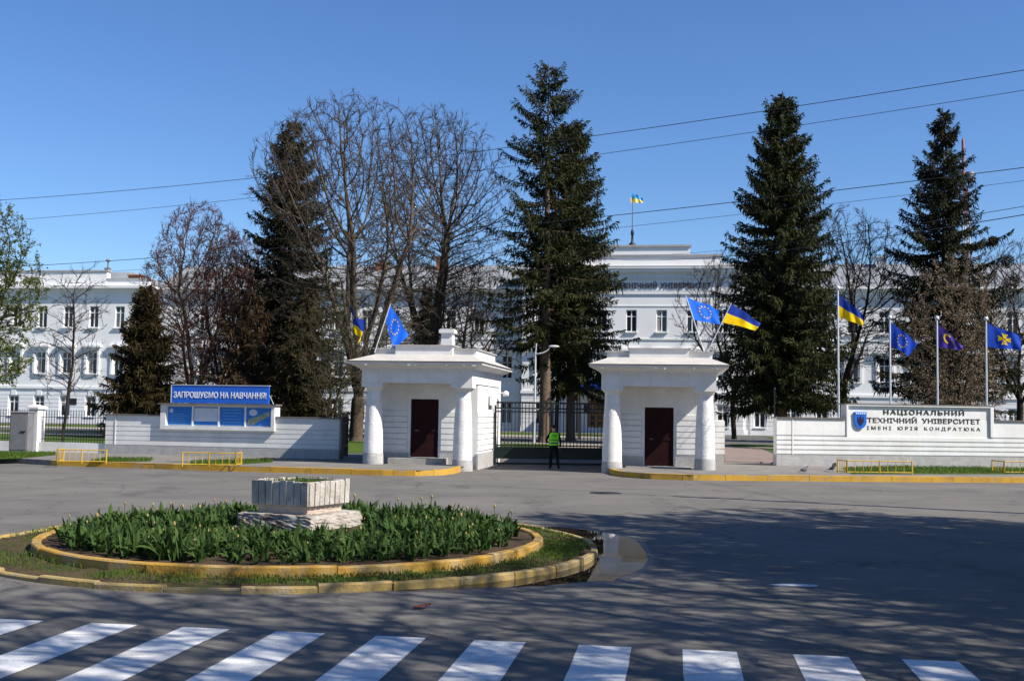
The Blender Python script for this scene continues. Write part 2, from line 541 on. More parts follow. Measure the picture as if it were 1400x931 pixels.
#=====SETTING=====
# ================================================================== ground
flat('terrain', [(-3000, -3000), (3000, -3000), (3000, 3000), (-3000, 3000)], -0.06, M['far_ground'])
flat('road', [(-160, -80), (160, -80), (160, 54), (-160, 70)], 0.0, M['asphalt'])

LH = Vector((-3.56, 43.71, 0))            # left gatehouse, middle of its two columns
RH = Vector((5.63, 43.35, 0))


def gl(o, x, y, z=0):
    p = Vector(o) + EX * x + EY * y
    return Vector((p.x, p.y, z))


ZS = 0.20
kl = [Vector((-46, 52.5, 0)), Vector((-30, 48.6, 0)), Vector((-19.72, 44.5, 0)), Vector((-17.0, 42.75, 0)), Vector((-10.4, 40.9, 0)),
      Vector((-4.5, 39.7, 0)), Vector((-3.2, 39.65, 0)), Vector((-2.4, 40.3, 0)), Vector((-2.0, 41.5, 0)), Vector((-1.85, 42.9, 0))]
kr = [Vector((3.75, 43.0, 0)), Vector((3.85, 41.7, 0)), Vector((4.2, 40.7, 0)), Vector((4.9, 39.95, 0)), Vector((6.3, 39.5, 0)),
      Vector((12.5, 40.2, 0)), Vector((18.6, 41.0, 0)), Vector((30, 42.6, 0)), Vector((60, 47, 0))]
pl = gl(LH, 2.0, 7.6); pr = gl(RH, -2.0, 7.6)
flat('sidewalk', [(p.x, p.y) for p in kl] + [tuple(gl(LH, 2.0, -.2))[:2], (pl.x, pl.y), (-46, 60)], ZS - .004, M['pavement'])
flat('sidewalk', [(p.x, p.y) for p in kr] + [(60, 58), (pr.x, pr.y), tuple(gl(RH, -2.0, -.2))[:2]], ZS - .004, M['pavement'])
flat('campus_ground', [(-170, 62), (pl.x, pl.y), (pr.x, pr.y), (170, 56), (170, 190), (-170, 190)], ZS - .010, M['campus_asphalt'])
mb = MB()
a0, a1 = gl(LH, 1.9, 6.2, .006), gl(RH, -1.9, 6.2, .006)
mb.quad(a0, a1, Vector((pr.x, pr.y, ZS - .006)), Vector((pl.x, pl.y, ZS - .006)))
mb.build('driveway', M['asphalt'])['kind'] = 'structure'


def kerb(name, path, w, z0, z1, mats, stone=1.0, jitter=0.012, closed=False, colour=None, seed=1):
    """a row of kerb stones with joints, slightly out of line"""
    r = random.Random(seed)
    pts = list(path) + ([path[0]] if closed else [])
    seg = [(pts[i], pts[i + 1]) for i in range(len(pts) - 1)]
    # resample by arc length
    L = [0]
    for a, b in seg: L.append(L[-1] + (b - a).length)

    def pos(t):
        for i in range(len(seg)):
            if t <= L[i + 1] or i == len(seg) - 1:
                a, b = seg[i]
                return a.lerp(b, min(1.0, max(0.0, (t - L[i]) / (L[i + 1] - L[i]))))
    n = max(1, round(L[-1] / stone))
    mb = MB()
    for k in range(n):
        t0, t1 = L[-1] * k / n + .006, L[-1] * (k + 1) / n - .006
        dz, off, tilt = r.uniform(-jitter, jitter), r.uniform(-jitter, jitter), r.uniform(-jitter, jitter) * .5
        m = 4
        ring = []
        for q in range(m + 1):
            p = pos(t0 + (t1 - t0) * q / m)
            e = pos(min(L[-1], t0 + (t1 - t0) * q / m + .05)) - pos(max(0, t0 + (t1 - t0) * q / m - .05))
            nrm = Vector((-e.y, e.x, 0)).normalized()
            a, b = p + nrm * off, p + nrm * (w + off)
            zt = z1 + dz + tilt * (q - m / 2) / m
            c = 0.018
            ring.append([(a.x, a.y, z0), (a.x, a.y, zt - c), (a.x + nrm.x * c, a.y + nrm.y * c, zt),
                         (b.x - nrm.x * c, b.y - nrm.y * c, zt), (b.x, b.y, zt - c), (b.x, b.y, z0)])
        vs = [v for rr in ring for v in rr]
        fs = [(q * 6 + j, q * 6 + (j + 1) % 6, q * 6 + 6 + (j + 1) % 6, q * 6 + 6 + j) for q in range(m) for j in range(6)]
        fs += [tuple(range(6))[::-1], tuple(m * 6 + j for j in range(6))]
        mi = colour(pos((t0 + t1) / 2)) if colour else 0
        mb.add(vs, fs, mi)
    o = mb.build(name, mats)
    o['kind'] = 'structure'
    return o


kerb('kerb', kl, .2, -.05, ZS, [M['yellow'], M['kerb_grey']], 1.5, .006, colour=lambda p: 1 if p.x < -17.1 else 0, seed=3)
kerb('kerb', kr, .2, -.05, ZS, [M['yellow']], 1.5, .006, seed=4)

# worn zebra crossing: bars painted on the road, all along the gate's axis
mb = MB()
z0 = ground(582, 872)
for k in range(-9, 6):
    base = Vector((z0.x, z0.y, 0)) + EX * (1.035 * k) + EX * rnd.uniform(-.02, .02)
    if k > 3.5: base -= EX * .02 * (k - 3)
    w = .52
    n = 6
    for q in range(n):                      # a bar is split along its length so that its ends and sides are ragged
        y0, y1 = -3.6 * q / n, -3.6 * (q + 1) / n
        e0 = rnd.uniform(-.006, .006)
        p = [base + EX * (e0 - w) + EY * y0, base + EX * e0 + EY * y0, base + EX * e0 + EY * y1, base + EX * (e0 - w) + EY * y1]
        mb.quad(*[(v.x, v.y, .0045) for v in p])
tag(mb.build('zebra_crossing', M['road_paint']), kind='structure')

# faded paint mark and a dropped leaf, manhole cover
p = ground(1085, 800)
mb = MB()
pts = []
for i in range(22):
    t = 2 * math.pi * i / 22
    pts.append((p.x + .42 * math.cos(t) * rnd.uniform(.7, 1.1), p.y + .13 * math.sin(t) * rnd.uniform(.6, 1.1)))
tag(flat('paint_mark', pts, .005, M['road_paint']), kind='structure')
p = ground(828, 674)
mb = MB()
mb.lathe([(.46, -.02), (.46, .008), (.42, .012), (.40, .006), (.05, .006), (.05, .012), (.0, .012)], p.x, p.y, 28)
tag(mb.build('manhole_cover', M['dark']), 'round dark iron manhole cover set in the sunlit road', 'manhole cover')
p = ground(577, 832)
mb = MB()
mb.M = Matrix.Translation((p.x, p.y, .012)) @ Matrix.Rotation(.5, 4, 'Z')
n = 9
vs, fs = [], []
for i in range(n):
    t = i / (n - 1)
    w = .065 * math.sin(math.pi * min(1, t * 1.05)) * (1 + .25 * math.sin(t * 19)) + .003
    vs += [(t * .22 - .11, -w, .03 * t * t + .018), (t * .22 - .11, 0, .03 * t * t), (t * .22 - .11, w, .03 * t * t + .02)]
for i in range(n - 1):
    fs += [(i * 3, i * 3 + 1, i * 3 + 4, i * 3 + 3), (i * 3 + 1, i * 3 + 2, i * 3 + 5, i * 3 + 4)]
mb.add(vs, fs)
tag(mb.build('fallen_leaf', M['dead_leaf']), 'curled brown dead leaf lying on the dark road before the zebra crossing', 'leaf')

# ------------------------------------------------------------------ roundabout
RC = Vector((-3.55, 19.17, 0))
R_IN, R_OUT = 4.12, 5.03


def circle(c, r, n=96):
    return [Vector((c.x + r * math.cos(2 * math.pi * i / n), c.y + r * math.sin(2 * math.pi * i / n), 0)) for i in range(n)]


kerb('roundabout_outer_kerb', circle(RC, R_OUT), .12, -.05, .085, [M['yellow_worn']], .95, .028, True, seed=6)
kerb('roundabout_inner_kerb', circle(RC, R_IN), .15, .0, .205, [M['yellow_rim']], 2.6, .010, True, seed=9)
# grass ring, lumpy
n, rings = 120, 6
V, Q = [], []
for j in range(rings + 1):
    r = R_IN - .1 + (R_OUT - .08 - R_IN + .1) * j / rings
    for i in range(n):
        t = 2 * math.pi * i / n
        V.append((RC.x + r * math.cos(t), RC.y + r * math.sin(t), .065 - .025 * j / rings + rnd.uniform(-.015, .02)))
for j in range(rings):
    for i in range(n):
        Q.append((j * n + i, (j + 1) * n + i, (j + 1) * n + (i + 1) % n, j * n + (i + 1) % n))
tag(link('grass_verge', np_mesh('grass_verge', V, Q, [M['ring_dirt']], smooth=True)), kind='structure')
# soil disc, mounded
V, Q = [], []
rings = 10
for j in range(rings + 1):
    r = .02 + (R_IN - .15) * j / rings
    for i in range(n):
        t = 2 * math.pi * i / n
        V.append((RC.x + r * math.cos(t), RC.y + r * math.sin(t), .27 - .10 * (j / rings) ** 2 + rnd.uniform(-.018, .018)))
for j in range(rings):
    for i in range(n):
        Q.append((j * n + i, (j + 1) * n + i, (j + 1) * n + (i + 1) % n, j * n + (i + 1) % n))
tag(link('flower_bed_soil', np_mesh('flower_bed_soil', V, Q, [M['soil']], smooth=True)), kind='structure')

# puddle beside the outer kerb
pp = [ground(x, y) for x, y in ((690, 803), (740, 801), (790, 796), (822, 794), (838, 795), (850, 787), (864, 784), (878, 777), (886, 766), (882, 754),
                                (872, 741), (856, 734), (838, 730), (812, 726), (780, 722), (752, 720))]
pp = [(p.x, p.y) for p in pp]
inner = [(RC.x + (R_OUT + .0) * math.cos(t), RC.y + (R_OUT + .0) * math.sin(t)) for t in
         [math.radians(a) for a in range(44, -66, -6)]]
tag(flat('puddle_water', pp + inner, .006, M['water']))
cx_, cy_ = sum(p[0] for p in pp) / len(pp), sum(p[1] for p in pp) / len(pp)
wet = []
fine = []
for i in range(len(pp) - 1):
    for q in range(5):
        x, y = pp[i][0] + (pp[i + 1][0] - pp[i][0]) * q / 5, pp[i][1] + (pp[i + 1][1] - pp[i][1]) * q / 5
        k = 1.10 + rnd.uniform(0, .10)
        wet.append((cx_ + (x - cx_) * k, cy_ + (y - cy_) * k))
flat('wet_road', wet + inner, .0035, M['wet_asphalt'])
p = ground(255, 631, ZS)
pts = [(p.x + .75 * math.cos(i * .35) * (1 + .2 * math.sin(i * 1.7)), p.y + .5 * math.sin(i * .35) * (1 + .2 * math.cos(i * 2.3))) for i in range(18)]
tag(flat('sidewalk_puddle_water', pts, ZS + .004, M['water']))


# ------------------------------------------------------------------ lawns of the campus and the verge
def blades(n, sample, hmin, hmax, wid, seed):
    rng = np.random.default_rng(seed)
    P = np.array([sample(rng) for _ in range(n)])
    D = np.stack([rng.normal(0, .35, n), rng.normal(0, .35, n), np.ones(n)], 1)
    return leaves_np(P, D, rng.uniform(hmin, hmax, n), np.full(n, wid), rng)


def lawn(x0, x1, y0, y1, z=ZS):
    q = [gl(LH, x0, y0), gl(LH, x1, y0), gl(LH, x1, y1), gl(LH, x0, y1)]
    return flat('lawn', [(p.x, p.y) for p in q], z, M['lawn'])


lawn(-75, -5.0, 10.0, 31); lawn(-2.6, 2.3, 17, 31); lawn(5.4, 10.5, 16, 31); lawn(15.2, 80, 9.5, 31)
lawn(-75, 9.5, 57.5, 69); lawn(18, 80, 57.5, 69); lawn(-75, -7, 38, 43); lawn(13.5, 80, 33, 40)


def paving(x0, x1, y0, y1, m, z=ZS):
    q = [gl(LH, x0, y0), gl(LH, x1, y0), gl(LH, x1, y1), gl(LH, x0, y1)]
    return flat('path', [(p.x, p.y) for p in q], z + .004, m)


paving(-75, 80, 51, 57.2, M['pale_paving'])
paving(-75, 80, 31.3, 33, M['pale_paving'], ZS - .002)
paving(10.9, 15.0, 8.5, 31, M['paving'], ZS - .004)
paving(-4.8, -2.8, 12, 31, M['pale_paving'], ZS - .004)
paving(2.5, 5.2, 17, 31, M['pale_paving'], ZS - .004)


def verge(pix):
    pts = [ground(x, y, ZS) for x, y in pix]
    pl_ = [(p.x, p.y) for p in pts]
    flat('verge', pl_, ZS + .003, M['lawn'])
    xs = [p[0] for p in pl_]; ys = [p[1] for p in pl_]

    def inside(x, y):
        c = False
        j = len(pl_) - 1
        for i in range(len(pl_)):
            if (pl_[i][1] > y) != (pl_[j][1] > y) and x < (pl_[j][0] - pl_[i][0]) * (y - pl_[i][1]) / (pl_[j][1] - pl_[i][1]) + pl_[i][0]:
                c = not c
            j = i
        return c

    def sample(rng):
        while True:
            x, y = rng.uniform(min(xs), max(xs)), rng.uniform(min(ys), max(ys))
            if inside(x, y): return (x, y, ZS)
    area = (max(xs) - min(xs)) * (max(ys) - min(ys))
    return blades(int(min(6000, area * 160)), sample, .05, .14, .02, int(abs(xs[0]) * 10))


gv = [verge(v) for v in ([(-60, 617), (34, 619), (75, 619), (76, 622), (30, 626.5), (-60, 629)],
                         [(146, 626), (210, 627), (205, 630.5), (150, 631.5), (122, 631)],
                         [(265, 631), (375, 628), (372, 632), (330, 634.5), (258, 634)],
                         [(1150, 640), (1240, 637), (1420, 638), (1420, 648), (1165, 648)])]


def ring_sample(rng):
    while True:
        t = rng.uniform(0, 2 * math.pi)
        if rng.random() < (.62 if t > 4.3 or t < 1.0 else .16 + .14 * math.sin(t * 7)) * (.6 + .4 * math.sin(t * 11) * math.sin(t * 17 + 1)):
            r = rng.uniform(R_IN + .03, R_OUT - .18)
            return (RC.x + r * math.cos(t), RC.y + r * math.sin(t), .08)


gv.append(blades(9000, ring_sample, .03, .085, .013, 5))
V, Q, mi = merge([(v, q, 0) for v, q in gv])
tag(link('grass', np_mesh('grass', V, Q, [M['grass_blade']])), kind='stuff')
#=====BUILDINGS=====
# ================================================================== university building
def wall_with_openings(mb, u0, u1, z0, z1, ops, y, reveal=.28, mi=0):
    us = sorted({u0, u1, *[o[0] for o in ops], *[o[1] for o in ops]})
    zs = sorted({z0, z1, *[o[2] for o in ops], *[o[3] for o in ops]})
    us = [u for u in us if u0 <= u <= u1]; zs = [z for z in zs if z0 <= z <= z1]
    for i in range(len(us) - 1):
        for j in range(len(zs) - 1):
            cu, cz = (us[i] + us[i + 1]) / 2, (zs[j] + zs[j + 1]) / 2
            if any(o[0] < cu < o[1] and o[2] < cz < o[3] for o in ops): continue
            mb.quad((us[i], y, zs[j]), (us[i + 1], y, zs[j]), (us[i + 1], y, zs[j + 1]), (us[i], y, zs[j + 1]), mi)
    for a, b, c, d in ops:
        r = y + reveal
        mb.quad((a, y, c), (a, r, c), (a, r, d), (a, y, d), mi)
        mb.quad((b, y, c), (b, y, d), (b, r, d), (b, r, c), mi)
        mb.quad((a, y, d), (a, r, d), (b, r, d), (b, y, d), mi)
        mb.quad((a, y, c), (b, y, c), (b, r, c), (a, r, c), mi)


def bands(mb, u0, u1, z0, z1, pitch, ops, y, proud=.05, gap=.06, mi=0):
    k = 0
    z = z0
    while z + pitch - gap <= z1 + 1e-6:
        za, zb = z, z + pitch - gap
        cuts = sorted([(o[0] - .12, o[1] + .12) for o in ops if o[2] - .05 < zb and o[3] + .05 > za])
        u = u0
        for a, b in cuts + [(u1, u1)]:
            if a - u > .05: mb.box(u, min(a, u1), y - proud, y + .02, za, zb, mi)
            u = max(u, b)
        z += pitch


WMESH = {}
WR = random.Random(99)
M['curtain'] = noise_mat('curtain', (0.30, 0.28, 0.24), (0.2, 0.19, 0.17), 4, 0.3, spec=.5)
M['net_curtain'] = noise_mat('net_curtain', (0.13, 0.14, 0.145), (0.08, 0.085, 0.09), 5, 0.2, spec=.5)


def window_meshes(w, h):
    key = (w, h)
    if key in WMESH: return WMESH[key]
    f = MB()
    t = .075
    f.box(-w / 2, -w / 2 + t, -.05, .05, 0, h); f.box(w / 2 - t, w / 2, -.05, .05, 0, h)
    f.box(-w / 2 + t, w / 2 - t, -.05, .05, 0, t); f.box(-w / 2 + t, w / 2 - t, -.05, .05, h - t, h)
    f.box(-.055, .055, -.06, .06, t, h - t)
    tz = h * .70
    f.box(-w / 2 + t, -.055, -.055, .055, tz - .05, tz + .05); f.box(.055, w / 2 - t, -.055, .055, tz - .05, tz + .05)
    f.box(-w / 2 - .12, w / 2 + .12, -.40, -.06, -.12, -.002)        # sill
    panes = []
    for kind in range(5):
        g = MB()
        g.box(-w / 2 + .02, w / 2 - .02, .0, .02, .02, h - .02)
        if kind == 1:                       # curtain drawn on one side
            g.box(-w / 2 + .06, -w * .12, -.012, .0, .06, h - .06, 1)
        if kind == 2:                       # half lowered blind
            g.box(-w / 2 + .06, w / 2 - .06, -.012, .0, h * .55, h - .06, 1)
        if kind == 3:                       # net curtains
            g.box(-w / 2 + .06, -.06, -.012, .0, .06, h * .68, 2); g.box(.06, w / 2 - .06, -.012, .0, .06, h * .68, 2)
        panes.append(g.mesh('pane', [M['glass'], M['curtain'], M['net_curtain']]))
    WMESH[key] = (f.mesh('window', [M['frame_white']]), panes)
    return WMESH[key]


def window(parent, u, y, z, w, h):
    fm, gm = window_meshes(w, h)
    o = link('window', fm, parent); o.location = (u, y, z)
    link('pane', gm[WR.choice((0, 0, 0, 0, 1, 2, 3, 3, 4))], o)
    return o


def cornice(mb, u0, u1, y, yb, z, ends=True, s=1.0, mi=0):
    """stepped cornice that runs round front and both ends"""
    for dz0, dz1, out in ((0, .22, .10), (.22, .40, .22), (.40, .75, .55), (.75, .95, .72)):
        mb.box(u0 - out * s, u1 + out * s, y - out * s, yb, z + dz0 + .002, z + dz1)


GW, W2, W3 = (1.0, 3.2), (5.8, 8.2), (10.8, 13.1)
WW = 1.1
BO = on_plane(862, 592, ground(862, 592, ZS))
BO = Vector((BO.x, BO.y, 0))
uni = thing('university_building', 'long white three storey university building with a lettered frieze behind the trees', 'building', BO, AXIS)


def uof(px, py=480, y=0.0):
    p = on_plane(px, py, BO + EY * y)
    return (p - BO).dot(EX)


hw = 11.55                                   # half width of the projecting centre
cols = [-9.45 + 3.15 * k for k in range(7)]
fl = [(c - WW / 2, c + WW / 2) for c in cols]
door_cols = [-3.6, 0, 3.6]
ops_c = [(a, b, *W3) for a, b in fl] + [(a, b, *W2) for a, b in fl]
ops_g = [(cols[k] - WW / 2, cols[k] + WW / 2, *GW) for k in (0, 1, 5, 6)] + [(c - .85, c + .85, .35, 3.6) for c in door_cols]
left_end = uof(206) + .3
wl0, wl1 = left_end, -hw
lc = [wl1 - 1.75 - 3.13 * k for k in range(12) if wl1 - 1.75 - 3.13 * k > wl0 + 1.2]
rc_ = [hw + 1.75 + 3.13 * k for k in range(13)]
wr0, wr1 = hw, hw + 3.13 * 13 + .4
mb = MB()
# centre block
wall_with_openings(mb, -hw, hw, .1, 15.1, ops_c + ops_g, 0)
mb.quad((hw, 0, .1), (hw, 1.1, .1), (hw, 1.1, 15.1), (hw, 0, 15.1)); mb.quad((-hw, 0, .1), (-hw, 0, 15.1), (-hw, 1.1, 15.1), (-hw, 1.1, .1))
bands(mb, -hw, hw, .75, 4.2, .43, ops_g, 0)
mb.box(-hw - .06, hw + .06, -.12, .02, .1, .72)
# wings
for u0, u1, cc in ((wl0, wl1, lc), (wr0, wr1, rc_)):
    o2 = [(c - WW / 2, c + WW / 2, *zz) for c in cc for zz in (GW, W2, W3)]
    wall_with_openings(mb, u0, u1, .1, 14.6, o2, 1.1)
    bands(mb, u0 + .01, u1 - .01, .75, 4.2, .43, [o for o in o2 if o[2] < 2], 1.1)
    mb.box(u0 + .01, u1 - .01, .98, 1.12, .1, .72)
mb.box(wl0, wl0 + .02, 1.12, 15, .1, 14.6); mb.box(wr1 - .02, wr1, 1.12, 15, .1, 14.6); mb.box(wl0 + .03, wr1 - .03, 15, 15.2, .1, 14.6)
mb.build('wall', M['white_far'], uni)
mb = MB()
mb.box(-hw - .10, hw + .10, -.16, .02, 4.22, 4.50)
mb.box(-hw - .05, hw + .05, -.08, .02, 9.95, 10.12)
mb.box(-hw - .04, hw + .04, -.05, .02, 13.45, 13.58)
mb.box(-hw - .10, hw + .10, -.12, .02, 14.75, 14.98)
for u0, u1 in ((wl0, wl1 - .2), (wr0 + .2, wr1)):
    mb.box(u0, u1, .94, 1.12, 4.22, 4.50); mb.box(u0, u1, 1.02, 1.12, 9.95, 10.1)
mb.build('string_course', M['white_far'], uni)
mb = MB()
mb.box(-hw - .05, hw + .05, -.06, 3, 15.1, 16.3)
for k in range(46):
    c = -hw + .25 + k * (2 * hw - .5) / 45
    mb.box(c - .12, c + .12, -.24, -.06, 16.32, 16.62)
mb.box(-hw - .04, hw + .04, -.05, 3, 16.3, 16.66)
cornice(mb, -hw, hw, 0, 3.0, 16.66)
for u0, u1 in ((wl0, wl1 - .1), (wr0 + .1, wr1)):
    for dz0, dz1, out in ((0, .5, .1), (.5, .75, .4), (.75, 1.0, .65)):
        mb.box(u0, u1, 1.1 - out, 2.5, 14.6 + dz0 + .002, 14.6 + dz1)
mb.build('cornice', M['white_far'], uni)
mb = MB()
mb.box(-9.3, 9.3, .1, 1.0, 17.63, 18.75); mb.box(-9.45, 9.45, -.02, 1.1, 18.75, 18.95, 1)
mb.box(-6.05, 6.05, .05, 1.0, 18.96, 19.75); mb.box(-6.2, 6.2, -.1, 1.1, 19.75, 19.95, 1)
mb.box(-hw, hw, .16, 1.0, 17.62, 18.0)
mb.box(-hw - .75, hw + .75, -.75, .1, 17.612, 17.66, 2)
mb.build('parapet', [M['white_far'], M['grey_base'], M['sheet_roof']], uni)
mb = MB()
for u0, u1 in ((wl0, wl1 - .05), (wr0 + .05, wr1)):
    v = [(u0, .45, 15.62), (u1, .45, 15.62), (u1, 8, 18.9), (u0, 8, 18.9), (u0, 15.6, 15.62), (u1, 15.6, 15.62)]
    mb.add(v, [(0, 1, 2, 3), (3, 2, 5, 4), (0, 3, 4), (1, 5, 2)])
    k = u0
    while k < u1:                               # standing seams
        mb.add([(k, .47, 15.64), (k + .05, .47, 15.64), (k + .05, 7.98, 18.93), (k, 7.98, 18.93), (k, .47, 15.70), (k + .05, .47, 15.70), (k + .05, 7.98, 18.99), (k, 7.98, 18.99)],
               [(4, 5, 6, 7), (0, 4, 7, 3), (1, 2, 6, 5)])
        k += .9
v = [(-hw, 1.02, 17.65), (hw, 1.02, 17.65), (hw - 3, 7, 19.3), (-hw + 3, 7, 19.3), (hw, 14, 17.0), (-hw, 14, 17.0)]
mb.add(v, [(0, 1, 2, 3), (3, 2, 4, 5), (1, 4, 2), (0, 3, 5)])
mb.build('roof', M['grey_roof'], uni)
for px, z, w in ((604, 19.6, 1.0), (523, 18.9, 1.3), (640, 18.0, .9)):
    u = uof(px, 360, 7.0)
    mb = MB()
    mb.box(u - w / 2, u + w / 2, 6.2, 7.2, 17.2, z); mb.box(u - w / 2 - .1, u + w / 2 + .1, 6.1, 7.3, z, z + .15)
    mb.build('chimney', M['brick'], uni)
mb = MB()
u = uof(1203, 355, 7)
mb.box(u - .55, u + .55, 6.5, 7.5, 18.3, 19.4); mb.box(u - .7, u + .7, 6.35, 7.65, 19.4, 19.55)
mb.build('roof_vent', M['pale_metal'], uni)
for c in cols:
    window(uni, c, .2, W3[0], WW, W3[1] - W3[0]); window(uni, c, .2, W2[0], WW, W2[1] - W2[0])
for k in (0, 1, 5, 6): window(uni, cols[k], .2, GW[0], WW, GW[1] - GW[0])
for cc in (lc, rc_):
    for c in cc:
        for zz in (GW, W2, W3): window(uni, c, 1.3, zz[0], WW, zz[1] - zz[0])
hood_b = MB()
for sx in (-1, 1): hood_b.box(sx * .78 - .13, sx * .78 + .13, -.14, -.002, -.1, 2.95)
hood_b.box(-.95, .95, -.16, -.002, 2.70, 2.96)
hood_b.box(-1.12, 1.12, -.42, -.002, 2.97, 3.16); hood_b.box(-1.02, 1.02, -.30, -.002, 3.162, 3.30)
hm = hood_b.mesh('window_hood', [M['white_far']])
for c in cols: link('window_hood', hm, uni).location = (c, 0, W2[0])
for c in lc + rc_: link('window_hood', hm, uni).location = (c, 1.1, W2[0])
for c in door_cols:
    d = MB()
    d.box(-.83, .83, .0, .08, 0, 3.22); 
    dd = d.build('entrance_door', M['wood_door'], uni); dd.location = (c, .12, .36)
    for sx in (-1, 1):
        g = MB()
        for k in range(4): g.box(sx * .42 - .22, sx * .42 + .22, -.02, .0, .6 + k * .6, 1.0 + k * .6)
        link('pane', g.mesh('pane', [M['glass']]), dd)
mb = MB()
mb.box(-5.7, 5.7, -2.6, -.02, 4.55, 5.45); mb.box(-5.85, 5.85, -2.75, -.01, 5.452, 5.6)
for u in (-5.4, -1.9, 1.9, 5.4): mb.tube((u, -2.3, .15), (u, -2.3, 4.55), .12)
cp = mb.build('entrance_canopy', M['dark'], uni)
mb = MB(); mb.box(-2.8, -.3, -2.66, -2.602, 4.7, 5.35); mb.box(-5.2, -3.0, -2.66, -2.602, 4.7, 5.35)
link('sign_panel', mb.mesh('sign_panel', [M['flag_blue']]), cp)
x0, x1 = uof(841, 387), uof(972, 387)
lt = link('lettering', text_mesh('ТЕХНІЧНИЙ УНІВЕРСИТЕТ', M['dark_letter'], x1 - x0, .72, .10, .02, 1.1, 1.3), uni)
lt.location = ((x0 + x1) / 2, -.11, 15.72)
for u in (uof(1026, 480, 1.1), wl1 - .35):
    mb = MB(); mb.tube((u, .98 if u > 0 else .9, .4), (u, .98 if u > 0 else .9, 14.6), .075, n=8)
    mb.build('drainpipe', M['pale_metal'], uni)

# left pavilion of the same row, coplanar with the centre
PO = gl(BO, 0, 0)
pav = thing('university_pavilion', 'white three storey end pavilion with plain parapet at the left edge', 'building', PO, AXIS)
pu1 = uof(203)
pu0 = pu1 - 31
pcs = [uof(163.8, 430) - 3.11 * k for k in range(9)]
mb = MB()
o2 = [(c - WW / 2, c + WW / 2, *zz) for c in pcs for zz in (GW, W2, (11.0, 13.4))]
wall_with_openings(mb, pu0, pu1, .1, 14.9, o2, 0)
bands(mb, pu0, pu1, .75, 4.0, .43, [o for o in o2 if o[2] < 2], 0)
mb.box(pu0 - .05, pu1 + .06, -.12, .02, .1, .72)
mb.box(pu1 - .02, pu1, .02, 14, .1, 14.9); mb.box(pu0, pu0 + .02, .02, 14, .1, 14.9); mb.box(pu0, pu1, 14.01, 14.2, .1, 14.9)
for c in pcs:
    mb.box(c - .3, c + .3, -.10, -.03, 3.3, 4.1)
mb.build('wall', M['white_far'], pav)
mb = MB(); mb.box(pu0, pu1 + .1, -.16, .02, 4.05, 4.32)
for dz0, dz1, out in ((0, .3, .1), (.3, .5, .35), (.5, .8, .6)): mb.box(pu0 - out, pu1 + out, -out, 14.2, 14.9 + dz0 + .002, 14.9 + dz1)
mb.build('cornice', M['white_far'], pav)
mb = MB()
us = uof(146, 370)
mb.box(pu0, us, .1, .9, 15.70, 17.35); mb.box(pu0, us + .15, .0, 1.0, 17.35, 17.5, 1)
mb.box(us + .02, pu1 - .2, .15, .9, 15.70, 16.45); mb.box(us + .02, pu1, .05, 1.0, 16.45, 16.58, 1)
mb.build('parapet', [M['white_far'], M['grey_base']], pav)
mb = MB()
mb.add([(pu0, .95, 15.8), (pu1, .95, 15.8), (pu1, 14.2, 15.8), (pu0, 14.2, 15.8), (pu0 + 6, 7.5, 18.2), (pu1 - 6, 7.5, 18.2)],
       [(0, 1, 5, 4), (1, 2, 5), (2, 3, 4, 5), (3, 0, 4)])
mb.build('roof', M['grey_roof'], pav)
mb = MB()
u = uof(187, 372, 2)
mb.box(u - .7, u + .7, 1.4, 2.4, 15.72, 17.0); mb.box(u - .8, u + .8, 1.3, 2.5, 17.0, 17.15)
mb.build('chimney', M['brick'], pav)
mb = MB()
u = uof(148, 356, 1.3)
mb.box(u - .28, u + .28, 1.02, 1.55, 15.72, 17.9); mb.tube((u, 1.3, 17.9), (u, 1.3, 18.6), .09); mb.lathe([(.06, 18.6), (.26, 18.65), (.26, 18.8), (.02, 19.0)], u, 1.3, 12)
mb.build('vent_pipe', M['grey_metal'], pav)
for c in pcs:
    window(pav, c, .2, GW[0], WW, GW[1] - GW[0]); window(pav, c, .2, W2[0], WW, W2[1] - W2[0]); window(pav, c, .2, 11.0, WW, 2.4)
    link('window_hood', hm, pav).location = (c, 0, W2[0])
mb = MB(); u = uof(100, 552); mb.box(u - .45, u + .45, -.10, -.055, 2.3, 3.0)
mb.build('plaque', M['dark'], pav)

# roof flagpole on the main building
pz = 19.95
fp = thing('flagpole', 'thin flagpole with dark footing on the roof of the main building', 'flagpole', gl(BO, 0, .5, pz))
mb = MB(); mb.lathe([(.38, 0), (.36, .2), (.14, .4), (.11, 1.1), (.17, 1.15), (.17, 1.5), (.06, 1.8)], 0, 0, 12)
mb.build('footing', M['dark'], fp)
mb = MB(); mb.tube((0, 0, 1.8), (0, 0, 5.3), .06, .035, 8); mb.build('pole', M['grey_metal'], fp)

# far telecom mast
tp = at(1322, 400, 420)
tm = thing('telecom_mast', 'distant red and white telecom mast behind the tallest spruce tip on the right', 'mast', (tp.x, tp.y, 0))
for k in range(8):
    mb = MB()
    z0_, z1_ = k * 11, k * 11 + 11
    w0, w1 = 2.4 - .23 * k, 2.4 - .23 * (k + 1)
    for sx in (-1, 1):
        for sy in (-1, 1):
            mb.tube((sx * w0, sy * w0, z0_), (sx * w1, sy * w1, z1_), .22, n=5)
    for s in (0, 1):
        for t in range(3):
            za, zb = z0_ + t * 3.66, z0_ + (t + 1) * 3.66
            wa, wb = w0 + (w1 - w0) * t / 3, w0 + (w1 - w0) * (t + 1) / 3
            for sy in (-1, 1):
                mb.tube((-wa, sy * wa, za), (wb, sy * wb, zb), .13, n=4); mb.tube((wa, sy * wa, za), (-wb, sy * wb, zb), .13, n=4)
    mb.build('lattice_section', M['mast_red'] if k % 2 else M['mast_white'], tm)
